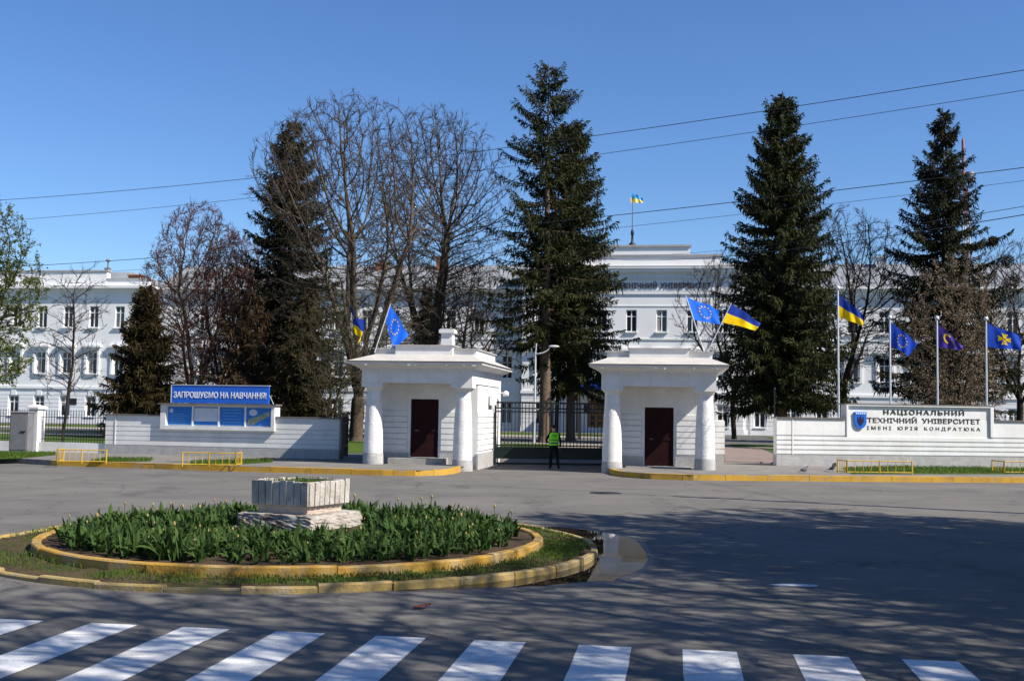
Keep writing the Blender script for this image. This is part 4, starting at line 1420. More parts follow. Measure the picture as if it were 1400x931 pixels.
def grow(seed, h, rx, zlo, tm, fork, natt=2600, step=.38, kill=.5, up=.35, r0=.011, expo=2.25, twig=(.35, .85), twigs=1.0, leader=.55, base=.45, droop=0.0, lean=(0, 0)):
    """a bare crown that grows towards points spread through its outline: (p0, p1, r0, r1, level) per piece.
    rx half width, zlo bottom of the crown as a share of h, tm height of the widest part as a share of the crown,
    fork = (leaders, height of the fork as a share of h, tilt, first azimuth)"""
    r = random.Random(seed)
    rng = np.random.default_rng(seed)
    zl = zlo * h
    lob = [(r.uniform(0, 6.28), r.randint(2, 5), r.uniform(.05, .14), r.uniform(.2, .6)) for _ in range(4)]

    def R(t, az, z):
        e = math.sqrt(max(0, 1 - ((t - tm) / (1 - tm)) ** 2)) if t > tm else base + (1 - base) * (t / tm) ** .7
        return rx * e * (1 + sum(a * math.sin(az * k + o + z * f) for o, k, a, f in lob))
    A = []
    while len(A) < natt:
        t = r.random()
        az = r.uniform(0, 2 * math.pi)
        z = zl + t * (h - zl)
        rr = R(t, az, z)
        if r.random() > (rr / (rx * 1.2)) ** 1.2 + .05: continue
        q = r.random() ** .42
        A.append((lean[0] * t + rr * q * math.cos(az), lean[1] * t + rr * q * math.sin(az), z))
    A = np.array(A)
    P, par, D = [Vector((0, 0, -.1))], [-1], [Vector((0, 0, 1))]
    zf = h * fork[1]
    while P[-1].z < zf:
        d = (D[-1] + Vector((r.gauss(0, .04), r.gauss(0, .04), .1))).normalized()
        P.append(P[-1] + d * step); par.append(len(P) - 2); D.append(d)
    top = len(P) - 1
    for k in range(fork[0]):
        a = 2 * math.pi * k / max(1, fork[0]) + r.uniform(-.4, .4) + fork[3]
        tilt = fork[2] * (r.uniform(.6, 1.2) if fork[0] > 1 else .05)
        d = Vector((math.cos(a) * tilt + lean[0] / h, math.sin(a) * tilt + lean[1] / h, 1)).normalized()
        i = max(0, top - r.randint(0, 3))
        L = (h - zf) * leader * r.uniform(.7, 1.1)
        n = max(2, int(L / step))
        for q in range(n):
            d = (d + Vector((r.gauss(0, .05), r.gauss(0, .05), .015))).normalized()
            P.append(P[i] + d * step); par.append(i); D.append(d)
            i = len(P) - 1
    alive = np.ones(len(A), bool)
    seen = {}
    for it in range(110):
        kd = KDTree(len(P))
        for i, p in enumerate(P): kd.insert(p, i)
        kd.balance()
        acc = {}
        for ai in np.where(alive)[0]:
            co, i, dist = kd.find(A[ai])
            if dist < kill:
                alive[ai] = False
                continue
            v = (Vector(A[ai]) - P[i]) / dist
            acc[i] = acc[i] + v if i in acc else v
        grew = 0
        for i, v in acc.items():
            if seen.get(i, 0) >= 3: continue
            seen[i] = seen.get(i, 0) + 1
            d = (v.normalized() + D[i] * .75 + Vector((r.gauss(0, .08), r.gauss(0, .08), up - droop))).normalized()
            P.append(P[i] + d * step); par.append(i); D.append(d)
            grew += 1
        if not grew or not alive.any(): break
    n = len(P)
    kids = [[] for _ in range(n)]
    for i in range(1, n): kids[par[i]].append(i)
    for _ in range(2):                                   # take the wriggle out of the limbs
        Q = [p.copy() for p in P]
        for i in range(1, n):
            if len(kids[i]) == 1 and par[i] > 0: Q[i] = P[i] * .5 + (P[par[i]] + P[kids[i][0]]) * .25
        P = Q
    rad = [0.0] * n
    for i in range(n - 1, -1, -1):
        rad[i] = r0 if not kids[i] else max(r0, sum(rad[k] ** expo for k in kids[i]) ** (1 / expo))
    # pieces are only ever created after their parents, so one reverse pass is enough
    S = []
    for i in range(1, n):
        p = par[i]
        a, b = min(rad[p], rad[i] * 1.25), rad[i]
        if p == 0: a = b * 1.25
        lev = 0 if b > .05 else (2 if b > .022 else 3)
        e = P[i] + (P[i] - P[p]) * (.08)
        S.append((tuple(P[p]), tuple(e), a, b, lev))
    for i in range(2, n):
        if rad[i] > .045: continue
        m = 1 if r.random() < twigs % 1 or twigs >= 1 else 0
        m += 1 if twigs > 1 and r.random() < twigs - 1 else 0
        if not kids[i]: m += 1
        for _ in range(m):
            d0 = D[i]
            ax = d0.cross(Vector((r.gauss(0, 1), r.gauss(0, 1), r.gauss(0, 1)))).normalized()
            an = math.radians(r.uniform(25, 60)) if kids[i] else math.radians(r.uniform(0, 25))
            d = (d0 * math.cos(an) + ax * math.sin(an) + Vector((0, 0, .25 - droop * 2))).normalized()
            L = r.uniform(*twig)
            p = P[i].lerp(P[par[i]], r.random())
            d2 = (d + Vector((r.gauss(0, .12), r.gauss(0, .12), .15 - droop))).normalized()
            m1 = p + d * (L * .5); m2 = m1 + d2 * (L * .5)
            S.append((tuple(p), tuple(m1), r0 * .85, r0 * .7, 3)); S.append((tuple(m1), tuple(m2), r0 * .7, r0 * .45, 4))
            for sgn in (-1, 1):
                if r.random() < .75:
                    d3 = (d + ax.cross(d) * (sgn * .8) + Vector((0, 0, .2 - droop))).normalized()
                    S.append((tuple(m1), tuple(m1 + d3 * (L * r.uniform(.3, .55))), r0 * .65, r0 * .4, 4))
    return S


def bare_meshes(key, S, bark, twig, leafspec=None, seed=1):
    P0 = np.array([s[0] for s in S]); P1 = np.array([s[1] for s in S]); R0 = np.array([s[2] for s in S]); R1 = np.array([s[3] for s in S]); lv = np.array([s[4] for s in S])
    big = lv <= 1
    V, Q = tubes_np(P0[big], P1[big], R0[big], R1[big], 7)
    tm_ = np_mesh(key + '_trunk', V, Q, [bark], smooth=True)
    parts = []
    mid = lv == 2
    if mid.any(): parts.append((*tubes_np(P0[mid], P1[mid], R0[mid], R1[mid], 4), 0))
    fine = lv > 2
    if fine.any(): parts.append((*tubes_np(P0[fine], P1[fine], R0[fine], R1[fine], 3), 1))
    mats = [bark, twig]
    if leafspec:
        m, n, lmin, lmax, wr, droop = leafspec
        rng = np.random.default_rng(seed)
        idx = rng.choice(np.where(lv >= max(2, lv.max() - 1))[0], n)
        t = rng.random(n)[:, None]
        P = P0[idx] * (1 - t) + P1[idx] * t + rng.normal(0, .04, (n, 3))
        D = (P1[idx] - P0[idx]); D /= np.linalg.norm(D, axis=1, keepdims=True)
        D = D + rng.normal(0, .6, (n, 3)) + np.array([0, 0, -droop])
        Ln = rng.uniform(lmin, lmax, n)
        parts.append((*leaves_np(P, D, Ln, Ln * wr, rng), 2)); mats.append(m)
    V, Q, mi = merge(parts)
    return tm_, np_mesh(key + '_crown', V, Q, mats, mi)


def tree(meshes, label, loc, rz=0.0, scale=1.0, name='bare_tree', group=None, sxy=None):
    t = thing(name, label, 'tree', loc, rz, group)
    k = sxy or scale
    t.scale = (k, k, scale)
    link('trunk', meshes[0], t); link('crown', meshes[1], t)
    return t


def height(px, py, Y):
    return at(px, py, Y).z - ZS


def conifer(key, seed, h, rmax, z0, m, bark, n_per=6, dz=.42, prof=.8, droop=.28, dens=1.0, trunk_r=.3, lump=.3, hang=1.0, top_thin=0.0):
    rng = np.random.default_rng(seed)
    r = random.Random(seed)
    seg, P, D, Ln, Wd = [], [], [], [], []
    z = z0
    rot = 0
    while z < h - .15:
        t = (z - z0) / (h - z0)
        Rz = rmax * (1 - t) ** prof * (.62 + .38 * min(1, t / .18 + .35))
        Rz *= 1 + lump * math.sin(z * 2.1 + seed) * .4
        for k in range(max(3, int(n_per * (1 - .35 * t)))):
            a = rot + 2 * math.pi * k / n_per + r.uniform(-.35, .35)
            R = max(.22, Rz * r.uniform(1 - lump * 1.4, 1 + lump * .55))
            if top_thin and t > .45 and r.random() < top_thin: continue
            zz = z + r.uniform(-.2, .2)
            out = np.array([math.cos(a), math.sin(a), 0]); side = np.array([-math.sin(a), math.cos(a), 0])
            el = -droop * (1 - t) + .35 * t ** 1.5
            n = max(3, int(R / .45))
            pts = []
            for i in range(n + 1):
                s = i / n
                pts.append(np.array([0, 0, zz]) + out * (R * s) + np.array([0, 0, R * (el * s * 1.35 + (.22 + .1 * t) * s ** 3 - .12 * s)]))
            br_ = max(.015, .028 * R * .45)
            for i in range(n): seg.append((pts[i], pts[i + 1], br_ * (1 - i / n) + .008, br_ * (1 - (i + 1) / n) + .008))
            m_st = max(5, int(R / .115 * dens))
            for q in range(m_st):
                s = .10 + .90 * (q + r.random()) / m_st
                i = min(n - 1, int(s * n)); f = s * n - i
                p = pts[i] * (1 - f) + pts[i + 1] * f
                wsp = (.25 + .42 * (1 - s) + .12) * min(1.0, R / 1.2 + .35)
                for sd in (-1, 1):
                    d = side * sd * r.uniform(.5, 1.0) + out * r.uniform(.2, .9) + np.array([0, 0, -r.uniform(.05, .75) * hang])
                    P.append(p); D.append(d); Ln.append(wsp * r.uniform(.7, 1.25)); Wd.append(r.uniform(.06, .12))
                    # the spray's own side shoots
                    P.append(p + d / np.linalg.norm(d) * wsp * .4); D.append(d + rng.normal(0, .6, 3)); Ln.append(wsp * .6); Wd.append(r.uniform(.05, .09))
                P.append(p); D.append(out * .25 + np.array([r.gauss(0, .25), r.gauss(0, .25), -1.0 * hang])); Ln.append(r.uniform(.25, .85) * min(1.0, R / 1.2 + .3)); Wd.append(r.uniform(.06, .11))
                P.append(p); D.append(out * .9 + np.array([r.gauss(0, .4), r.gauss(0, .4), r.uniform(0, .5)])); Ln.append(r.uniform(.15, .4)); Wd.append(r.uniform(.08, .14))
        rot += 1.1
        z += dz * (1 - .35 * t) * r.uniform(.8, 1.25)
    P0 = np.array([s[0] for s in seg]); P1 = np.array([s[1] for s in seg])
    V1, Q1 = tubes_np(P0, P1, np.array([s[2] for s in seg]), np.array([s[3] for s in seg]), 3)
    V2, Q2 = leaves_np(np.array(P), np.array(D), np.array(Ln), np.array(Wd), rng)
    V, Q, mi = merge([(V1, Q1, 0), (V2, Q2, 1)])
    crown = np_mesh(key + '_crown', V, Q, [bark, m], mi)
    n = 12
    zs = [-.1, .4] + [h * (k + 1) / n for k in range(n)]
    rs = [trunk_r * 1.35, trunk_r] + [trunk_r * (1 - (k + 1) / n) + .012 for k in range(n)]
    pts = [np.array([r.gauss(0, .02) * (z > 1), r.gauss(0, .02) * (z > 1), z]) for z in zs]
    V, Q = tubes_np(pts[:-1], [p + np.array([0, 0, .05]) for p in pts[1:]], rs[:-1], rs[1:], 10)
    return np_mesh(key + '_trunk', V, Q, [bark], smooth=True), crown


# ---- spruces
h = height(757, 86, 79)
tree(conifer('spruce_a', 3, h, 5.6, 7.2, M['spruce'], M['bark_spruce'], 6, .50, .58, .20, .95, .42, .38, 1.1, .12),
     'tallest dark spruce with a long bare trunk right behind the gate', place(744, 79), 1.0, name='spruce_tree')
h = height(785, 165, 82)
tree(conifer('spruce_b', 8, h, 4.2, 4.4, M['spruce'], M['bark_spruce'], 7, .40, .5, .42, 1.0, .34, .25, 1.3),
     'dense drooping spruce pressed against the tallest spruce on its right', place(780, 82), .4, name='spruce_tree')
tb = tubes_np([[0, 0, -.1], [.1, 0, 4]], [[.1, 0, 4.1], [.2, .1, 11]], [.17, .14], [.14, .08], 8)
thin_trunk = np_mesh('thin_trunk', *tb, [M['bark_dark']], smooth=True)
tt = conifer('spruce_thin', 31, 13, 1.8, 6.5, M['spruce_dark'], M['bark_dark'], 5, .5, .6, .4, .8, .15)
tree((thin_trunk, tt[1]), 'thin young conifer between the trunks of the two central spruces', place(760, 84), 0, name='spruce_tree')
h = height(1069, 131, 75)
tree(conifer('spruce_c', 5, h, 5.3, 3.6, M['spruce'], M['bark_spruce'], 8, .34, .62, .30, 1.15, .36, .22, 1.5),
     'broad dense dark spruce behind the right end of the gate passage', place(1069, 75), .9, name='spruce_tree')
h = height(1291, 146, 85)
tree(conifer('spruce_d', 14, h, 6.3, 3.0, M['spruce_dark'], M['bark_spruce'], 7, .42, .72, .26, 1.1, .36, .3, 1.1, .06),
     'pointed dark spruce behind the wall lettering with the mast beyond', place(1293, 85), .2, name='spruce_tree')
h = height(397, 166, 82)
tree(conifer('spruce_e', 21, h, 5.0, 2.0, M['spruce_dark'], M['bark_spruce'], 7, .36, .55, .26, 1.1, .36, .25, 1.2),
     'broad dark spruce left of the tall bare trees', place(389, 82), .6, name='spruce_tree')
h = height(196, 388, 74)
tree(conifer('thuja', 33, h, 3.3, .8, M['thuja'], M['bark_dark'], 9, .26, .8, .25, 1.3, .25, .3, .9),
     'short bushy olive conifer above the left end of the notice board wall', place(193, 74), .3, name='conifer_tree')
h = height(581, 392, 100)
tree(conifer('small_spruce', 37, h, 1.9, .8, M['spruce_dark'], M['bark_dark'], 7, .3, .5, .3, 1.1, .18, .2, 1.0),
     'small narrow conifer just behind the chimney of the left gatehouse', place(580, 100), .3, name='conifer_tree')
h = height(412, 400, 70)
tree(conifer('ivy_conifer', 41, h, 2.1, .5, M['thuja'], M['bark_dark'], 7, .3, .4, .35, 1.0, .22, .4, 1.2),
     'narrow olive conifer in front of the broad spruce behind the poster wall', place(413, 70), .3, name='conifer_tree')
h = height(335, 400, 72)
tree(conifer('brown_conifer', 43, h, 3.0, .8, M['brown_needles'], M['bark_dark'], 6, .36, .5, .4, .9, .25, .4, 1.3, .1),
     'rusty brown drooping conifer behind the right end of the blue sign', place(335, 72), .3, name='conifer_tree')

# ---- bare trees
h = height(480, 136, 74)
SA = grow(5, h, 6.6, .14, .60, (8, .15, .36, .5), 3800, .36, .46, base=.32, r0=.016, expo=2.14, twigs=1.15, lean=(-.9, 0))
tA = bare_meshes('tree_a', SA, M['bark_grey'], M['twig_brown'], (M['bud_brown'], 5000, .06, .13, .6, .3), 3)
tree(tA, 'tall bare tree with several ascending trunks left of the left gatehouse', place(487, 74), .2)
h = height(600, 150, 86)
SB = grow(12, h, 5.8, .22, .55, (7, .24, .42, 1.2), 3400, .36, .46, base=.35, r0=.016, expo=2.14, twigs=1.15)
tB = bare_meshes('tree_b', SB, M['bark_grey'], M['twig_brown'], (M['bud_brown'], 5000, .06, .13, .6, .3), 4)
tree(tB, 'tall bare tree with a broad fan crown rising behind the left gatehouse', place(590, 86), .0)
h = height(262, 280, 80)
SCm = grow(19, h, 3.9, .13, .5, (7, .12, .26, .1), 2300, .32, .42, base=.5, r0=.014, twigs=1.9)
tC = bare_meshes('tree_c', SCm, M['bark_grey'], M['bark_red'], (M['bud_red'], 17000, .06, .13, .6, .4), 5)
tree(tC, 'reddish twiggy bare tree above the blue sign', place(262, 80), .0)
tree(tC, 'reddish twiggy bare tree touching the left side of the broad spruce', place(313, 88), 2.2, .95)
h = height(640, 352, 104)
SD = grow(23, h, 5.2, .30, .45, (6, .26, .7, .3), 2000, .36, .48, up=.1, base=.6, r0=.016, twigs=1.5)
tD = bare_meshes('tree_d', SD, M['bark_dark'], M['bark_dark'], None, 6)
tree(tD, 'low dark bare tree with spreading crooked limbs right of the gatehouse chimney', place(636, 104), .0)
tree(tD, 'dark bare tree with crooked twigs beside the roof inscription', place(1004, 97), 1.4, height(985, 340, 97) / h, sxy=.85)
tree(tD, 'dark bare tree spreading behind the tallest flagpole', place(1152, 92), 2.6, height(1150, 285, 92) / h)
tree(tD, 'bare tree with dark limbs at the right edge behind the wall', place(1392, 88), 4.0, height(1390, 330, 88) / h)
h = height(105, 366, 60)
SE = grow(29, h, 2.0, .26, .35, (1, .22, 0, 0), 330, .25, .35, r0=.013, leader=.8, base=.6, twigs=.5, expo=2.5, lean=(.5, 0))
tE = bare_meshes('tree_e', SE, M['bark_dark'], M['bark_dark'], None, 7)
tree(tE, 'slender young leafless tree behind the iron fence', place(86, 60), .4)
h = height(-20, 262, 47)
SF = grow(31, h, 2.5, .26, .45, (6, .14, .5, .2), 2300, .32, .42, up=.05, base=.7, droop=.06, twigs=1.6, r0=.012)
tF = bare_meshes('tree_f', SF, M['bark_grey'], M['twig_brown'], (M['bud_green'], 30000, .06, .13, .65, .5), 8)
tree(tF, 'tree with fresh yellow green buds at the left edge', place(-56, 47), 1.0, name='budding_tree')
h = height(440, 400, 68)
SG = grow(37, h, 2.0, .16, .5, (4, .14, .3, .6), 900, .28, .38, base=.5, r0=.012, twigs=1.5)
tG = bare_meshes('tree_g', SG, M['bark_dark'], M['twig_brown'], (M['bud_green'], 4500, .04, .09, .6, .4), 9)
tree(tG, 'thin tree with sparse yellowish buds above the right end of the poster wall', place(448, 68), .0, name='budding_tree')
tree(tG, 'thin tree with sparse yellowish buds behind the left gatehouse flag', place(527, 70), 2.0, .9, name='budding_tree')
h = height(1305, 349, 66)
SH_ = grow(41, h, 3.0, .10, .24, (6, .08, .20, .3), 1300, .32, .44, base=.85, twigs=1.0, r0=.012)
tH = bare_meshes('tree_h', SH_, M['bark_dark'], M['twig_brown'], (M['catkin'], 15000, .07, .15, .45, .7), 10)
tree(tH, 'pale brown tree covered in dry catkins behind the lettered wall', place(1305, 66), .0, name='catkin_tree')
# mistletoe balls on the right hand bare tree
for px, py, rr in ((1377, 357, .55), (1383, 385, .7), (1357, 330, .4)):
    c = at(px, py, 86)
    rng = np.random.default_rng(int(px))
    n = 700
    dd = rng.normal(size=(n, 3)); dd /= np.linalg.norm(dd, axis=1, keepdims=True)
    P = dd * rr * rng.uniform(.25, .9, (n, 1))
    V, Q = leaves_np(P, dd + rng.normal(0, .4, (n, 3)), np.full(n, .16), np.full(n, .06), rng)
    o = link('mistletoe', np_mesh('mistletoe', V, Q, [M['thuja']])); o.location = c
    tag(o, {1377: 'mistletoe ball against the sky right of the pointed spruce', 1383: 'largest mistletoe ball low in the bare tree at right',
            1357: 'smallest mistletoe ball near the pointed spruce'}[px], 'mistletoe')

# ---- street trees outside the picture on the right; their shadows lie on the road
S1 = grow(51, 15.5, 5.2, .34, .45, (6, .28, .6, 0), 2800, .34, .42, base=.5, twigs=1.8, r0=.018)
t1 = bare_meshes('street_tree', S1, M['bark_grey'], M['twig_brown'], (M['bud_brown'], 24000, .09, .20, .7, .3), 11)
S2 = grow(57, 15, 5.2, .34, .45, (6, .28, .6, 0), 1500, .38, .5, base=.5, twigs=1.2, r0=.017)
t2 = bare_meshes('street_tree_open', S2, M['bark_grey'], M['twig_brown'], (M['bud_brown'], 4000, .08, .16, .6, .3), 12)
STREET = [(t1, 17.6, 16.4, .3, 1.0), (t1, 23.5, 14.6, 2.4, 1.05), (t1, 21.0, 10.0, 4.1, .95), (t1, 29.0, 16.5, 5.2, 1.0), (t1, 20.2, 13.0, 1.2, 1.0), (t1, 15.6, 13.2, 2.0, .85), (t2, 16.2, 8.8, 1.0, 1.05),
          (t2, 11.8, 5.6, 3.0, 1.05), (t2, 7.6, 2.4, 5.0, 1.05), (t2, 13.8, 2.6, .4, 1.0), (t2, 4.0, -.6, 2.0, 1.05)]
for k, (m_, x, y, rz, sc_) in enumerate(STREET):
    tree(m_, 'leafless street tree outside the picture that shades the road', (x, y, 0), rz, sc_, name='street_tree', group='street trees outside the picture')
#=====SMALL=====
# ================================================================== flags
def flag(name, label, c, wave, seed, cols, motif=None, thick=True):
    """c: hoist top, hoist bottom, fly top, fly bottom; cols = [(v0, v1, material index)]"""
    ht, hb, ft, fb = [Vector(p) for p in c[0]]
    mats = c[1]
    nrm = (ft - ht).cross(hb - ht)
    nrm.normalize()

    def S(u, v):
        p = ht.lerp(ft, u).lerp(hb.lerp(fb, u), v)
        w = wave * u ** .8 * math.sin(u * 7.5 + v * 1.8 + seed) + wave * .35 * u * math.sin(u * 15 - v * 4 + seed * 2)
        sag = -wave * .8 * math.sin(math.pi * u) * (1 if thick else .3)
        return p + nrm * w + Vector((0, 0, sag * .4 * math.sin(u * 5 + seed)))
    NU, NV = 28, 16
    mb = MB()
    for (v0, v1, mi) in cols:
        n = max(2, int(NV * (v1 - v0)))
        vs = [S(i / NU, v0 + (v1 - v0) * j / n) for j in range(n + 1) for i in range(NU + 1)]
        fs = [(j * (NU + 1) + i, j * (NU + 1) + i + 1, (j + 1) * (NU + 1) + i + 1, (j + 1) * (NU + 1) + i) for j in range(n) for i in range(NU)]
        mb.add(vs, fs, mi, True)
    if motif:
        for poly, mi in motif:
            for sg in (-1, 1):
                vs = []
                for u, v in poly:
                    e = .01
                    n_ = (S(u + e, v) - S(u - e, v)).cross(S(u, v + e) - S(u, v - e)).normalized()
                    vs.append(S(u, v) + n_ * (.014 * sg))
                cen = sum(vs, Vector()) / len(vs)
                n = len(vs)
                mb.add(vs + [cen], [(i, (i + 1) % n, n) for i in range(n)], mi)
    me = bpy.data.meshes.new(name)
    me.from_pydata(mb.v, [], mb.f)
    for m in mats: me.materials.append(m)
    me.polygons.foreach_set('material_index', mb.m); me.polygons.foreach_set('use_smooth', mb.sm)
    return tag(link(name, me), label, 'flag')


def star(u, v, r, asp):
    return [(u + (r if k % 2 == 0 else r * .4) * math.sin(k * math.pi / 5) / asp, v - (r if k % 2 == 0 else r * .4) * math.cos(k * math.pi / 5)) for k in range(10)]


eu_stars = [(star(.5 + .30 * math.sin(t) / 1.5, .5 - .30 * math.cos(t), .055, 1.5), 1) for t in [2 * math.pi * k / 12 for k in range(12)]]


def quadpx(Y, *pts, dy=(0, 0, 0, 0)):
    return [at(x, y, Y + e) for (x, y), e in zip(pts, dy)]


def staff(name, label, p0, p1, r, m, ball=False):
    mb = MB()
    mb.tube(p0, p1, r, r * .75, 8)
    if ball: mb.ball(p1, r * 2.0, r * 2.0, r * 2.0, 6)
    return tag(mb.build(name, m), label, 'flagpole')


UA = [(0, .5, 0), (.5, 1, 1)]
ua_m = [M['flag_navy'], M['flag_yellow']]
eu_m = [M['flag_eu'], M['flag_yellow']]
# fan of two flags on each gatehouse
YR = 44.6
base = at(963.5, 484, YR)
staff('flagpole', 'thin staff leaning left on the right gatehouse roof', base, at(937.5, 404, YR), .025, M['pale_metal'])
staff('flagpole', 'thin staff leaning right on the right gatehouse roof', at(966, 484, YR), at(1000, 414, YR), .025, M['pale_metal'])
flag('flag', 'blue flag with a circle of gold stars over the right gatehouse', (quadpx(YR, (938, 405.5), (949, 437), (985, 424), (984, 444), dy=(0, 0, .5, .5)), eu_m), .10, .6, [(0, 1, 0)], eu_stars)
flag('flag', 'wide blue over yellow flag streaming right from the right gatehouse', (quadpx(YR, (1000, 415), (988, 440.5), (1040, 442), (1032, 452), dy=(0, 0, .3, .3)), ua_m), .09, 1.9, UA)
YL = 44.9
staff('flagpole', 'thin staff leaning left on the left gatehouse roof', at(502, 482, YL), at(477, 416, YL), .025, M['dark'])
staff('flagpole', 'thin staff leaning right on the left gatehouse roof', at(512, 482, YL), at(534, 415, YL), .025, M['pale_metal'])
flag('flag', 'blue and yellow flag hanging folded beside the left gatehouse chimney tree', (quadpx(YL, (478, 418), (484, 440), (494, 441), (490, 471), dy=(0, 0, -.5, -.6)), ua_m), .14, .2, UA)
flag('flag', 'blue flag with a circle of gold stars drooping over the left gatehouse', (quadpx(YL, (533, 416.5), (528, 441), (559, 458), (538, 477), dy=(0, 0, .3, .2)), eu_m), .12, 2.2, [(0, 1, 0)], eu_stars)
# roof flag
Yb = (gl(BO, 0, .5)).y
flag('flag', 'faded pale blue and yellow flag flying on the roof', (quadpx(Yb, (862.5, 263.5), (862, 277), (879, 271), (879, 278)), [M['flag_pale_blue'], M['flag_pale_yellow']]), .18, 1.0, UA)
# four poles behind the lettered wall
Yp = 52.5


def arc_poly(u0, v0, r0, r1, a0, a1, asp, n=14):
    o = [(u0 + r1 * math.cos(a0 + (a1 - a0) * k / n) / asp, v0 + r1 * math.sin(a0 + (a1 - a0) * k / n)) for k in range(n + 1)]
    i = [(u0 + r0 * math.cos(a0 + (a1 - a0) * k / n) / asp, v0 + r0 * math.sin(a0 + (a1 - a0) * k / n)) for k in range(n, -1, -1)]
    return [(poly, 0) for poly in []] + [([o[k], o[k + 1], i[n - k - 1], i[n - k]], 1) for k in range(n)]


def arm(a):
    f = lambda x, y: (.5 + (x * math.cos(a) - y * math.sin(a)) / 1.5, .5 + x * math.sin(a) + y * math.cos(a))
    return ([f(.04, -.05), f(.30, -.14), f(.26, 0), f(.30, .14), f(.04, .05)], 1)


def pole4(px, top, label, Yp=Yp):
    b = at(px + 1.5, 640, Yp); b.z = ZS
    t_ = at(px, top, Yp)
    return staff('flagpole', label, b, t_, .055, M['pale_metal'], True)


pole4(1145.5, 394, 'tallest of the white flagpoles behind the lettered wall')
pole4(1216.5, 434, 'white flagpole behind the crest flying the starred flag')
pole4(1281, 435, 'white flagpole flying the purple flag')
pole4(1348, 436, 'white flagpole flying the flag with a yellow cross')
flag('flag', 'blue over yellow flag on the tallest white flagpole', (quadpx(Yp, (1147, 402), (1147, 433), (1180, 430), (1180, 446), dy=(0, 0, -.3, -.3)), ua_m), .10, .4, UA)
flag('flag', 'dark blue flag with a circle of gold stars behind the crest', (quadpx(Yp, (1218, 440), (1218, 472), (1255, 470), (1242, 487), dy=(0, 0, -.3, -.3)), [M['flag_blue'], M['flag_yellow']]), .10, 1.4, [(0, 1, 0)], eu_stars)
flag('flag', 'purple flag with a yellow ring emblem', (quadpx(Yp, (1282.5, 443), (1282.5, 475), (1317, 474), (1314, 479), dy=(0, 0, -.3, -.3)), [M['flag_purple'], M['flag_yellow'], M['flag_dark']]), .10, 2.4, [(0, 1, 0)],
     arc_poly(.42, .42, .20, .30, 1.6, 5.2, 1.5) + [([(.45, .35), (.6, .3), (.78, .55), (.7, .8), (.5, .6)], 2)])
flag('flag', 'blue flag with a broad yellow cross', (quadpx(Yp, (1350, 442), (1350, 474), (1397, 460), (1396, 479), dy=(0, 0, -.3, -.3)), [M['flag_blue'], M['flag_yellow']]), .10, .2, [(0, 1, 0)], [arm(k * math.pi / 2) for k in range(4)])

# ================================================================== utility poles and wires
SH = math.tan(SUN_EL)
tipg = ground(921, 678)
ph = 11.2
pbase = Vector((tipg.x, tipg.y, 0)) - shadow_dir * (ph / SH)
up1 = thing('utility_pole', 'concrete utility pole outside the picture on the right carrying the wires', 'utility pole', pbase)
mb = MB(); mb.tube((0, 0, -.3), (0, 0, ph), .17, .10, 10); mb.build('post', M['concrete'], up1)
mb = MB()
for z in (10.6, 10.0, 8.6, 8.1): mb.box(-.6, .6, -.05, .05, z - .09, z - .02)
mb.build('crossarm', M['grey_metal'], up1)
lpb = at(-150, 600, 50); lpb.z = ZS
up2 = thing('utility_pole', 'concrete utility pole outside the picture on the left carrying the wires', 'utility pole', lpb)
mb = MB(); mb.tube((0, 0, -.3), (0, 0, 11.6), .17, .10, 10); mb.build('post', M['concrete'], up2)
mb = MB()
for z in (11.2, 10.2, 8.4): mb.box(-.6, .6, -.05, .05, z - .09, z - .02)
mb.build('crossarm', M['grey_metal'], up2)


def wire(label, a, b, sag, r):
    mb = MB()
    n = 40
    prev = None
    for k in range(n + 1):
        t = k / n
        p = a.lerp(b, t) - Vector((0, 0, sag * 4 * t * (1 - t)))
        if prev is not None: mb.tube(prev, p, r, n=5, caps=False)
        prev = p
    tag(mb.build('overhead_wire', M['cable']), label, 'wire', None)


pr_ = lambda y: Vector((pbase.x, pbase.y, at(1615, y, pbase.y).z))
pl_ = lambda y: Vector((lpb.x, lpb.y, at(-150, y, lpb.y).z))
wire('highest overhead wire crossing the whole sky', pl_(281), pr_(66), .62, .0105)
wire('second highest overhead wire, crossing just below the highest one', pl_(311), pr_(94), .55, .008)
wire('dark overhead wire passing the middle of the two right hand spruces', pl_(372), pr_(206), .45, .011)
wire('thin overhead wire just under the dark middle wire', pl_(384), pr_(224), .5, .006)
ba = gl(BO, -6, .2, 19.2)
wire('thin slack cable running down to the roof of the main building', ba, pr_(250), .9, .010)
wire('lowest dark cable running down to the roof of the main building', gl(BO, -5.5, .2, 18.9), pr_(262), 1.0, .014)

# ================================================================== planter in the roundabout
pc = at(411, 700, 19.75)
pt = thing('planter', 'square weathered white concrete planter on a plinth amid the tulips', 'planter', (pc.x, pc.y, 0), math.radians(-26))


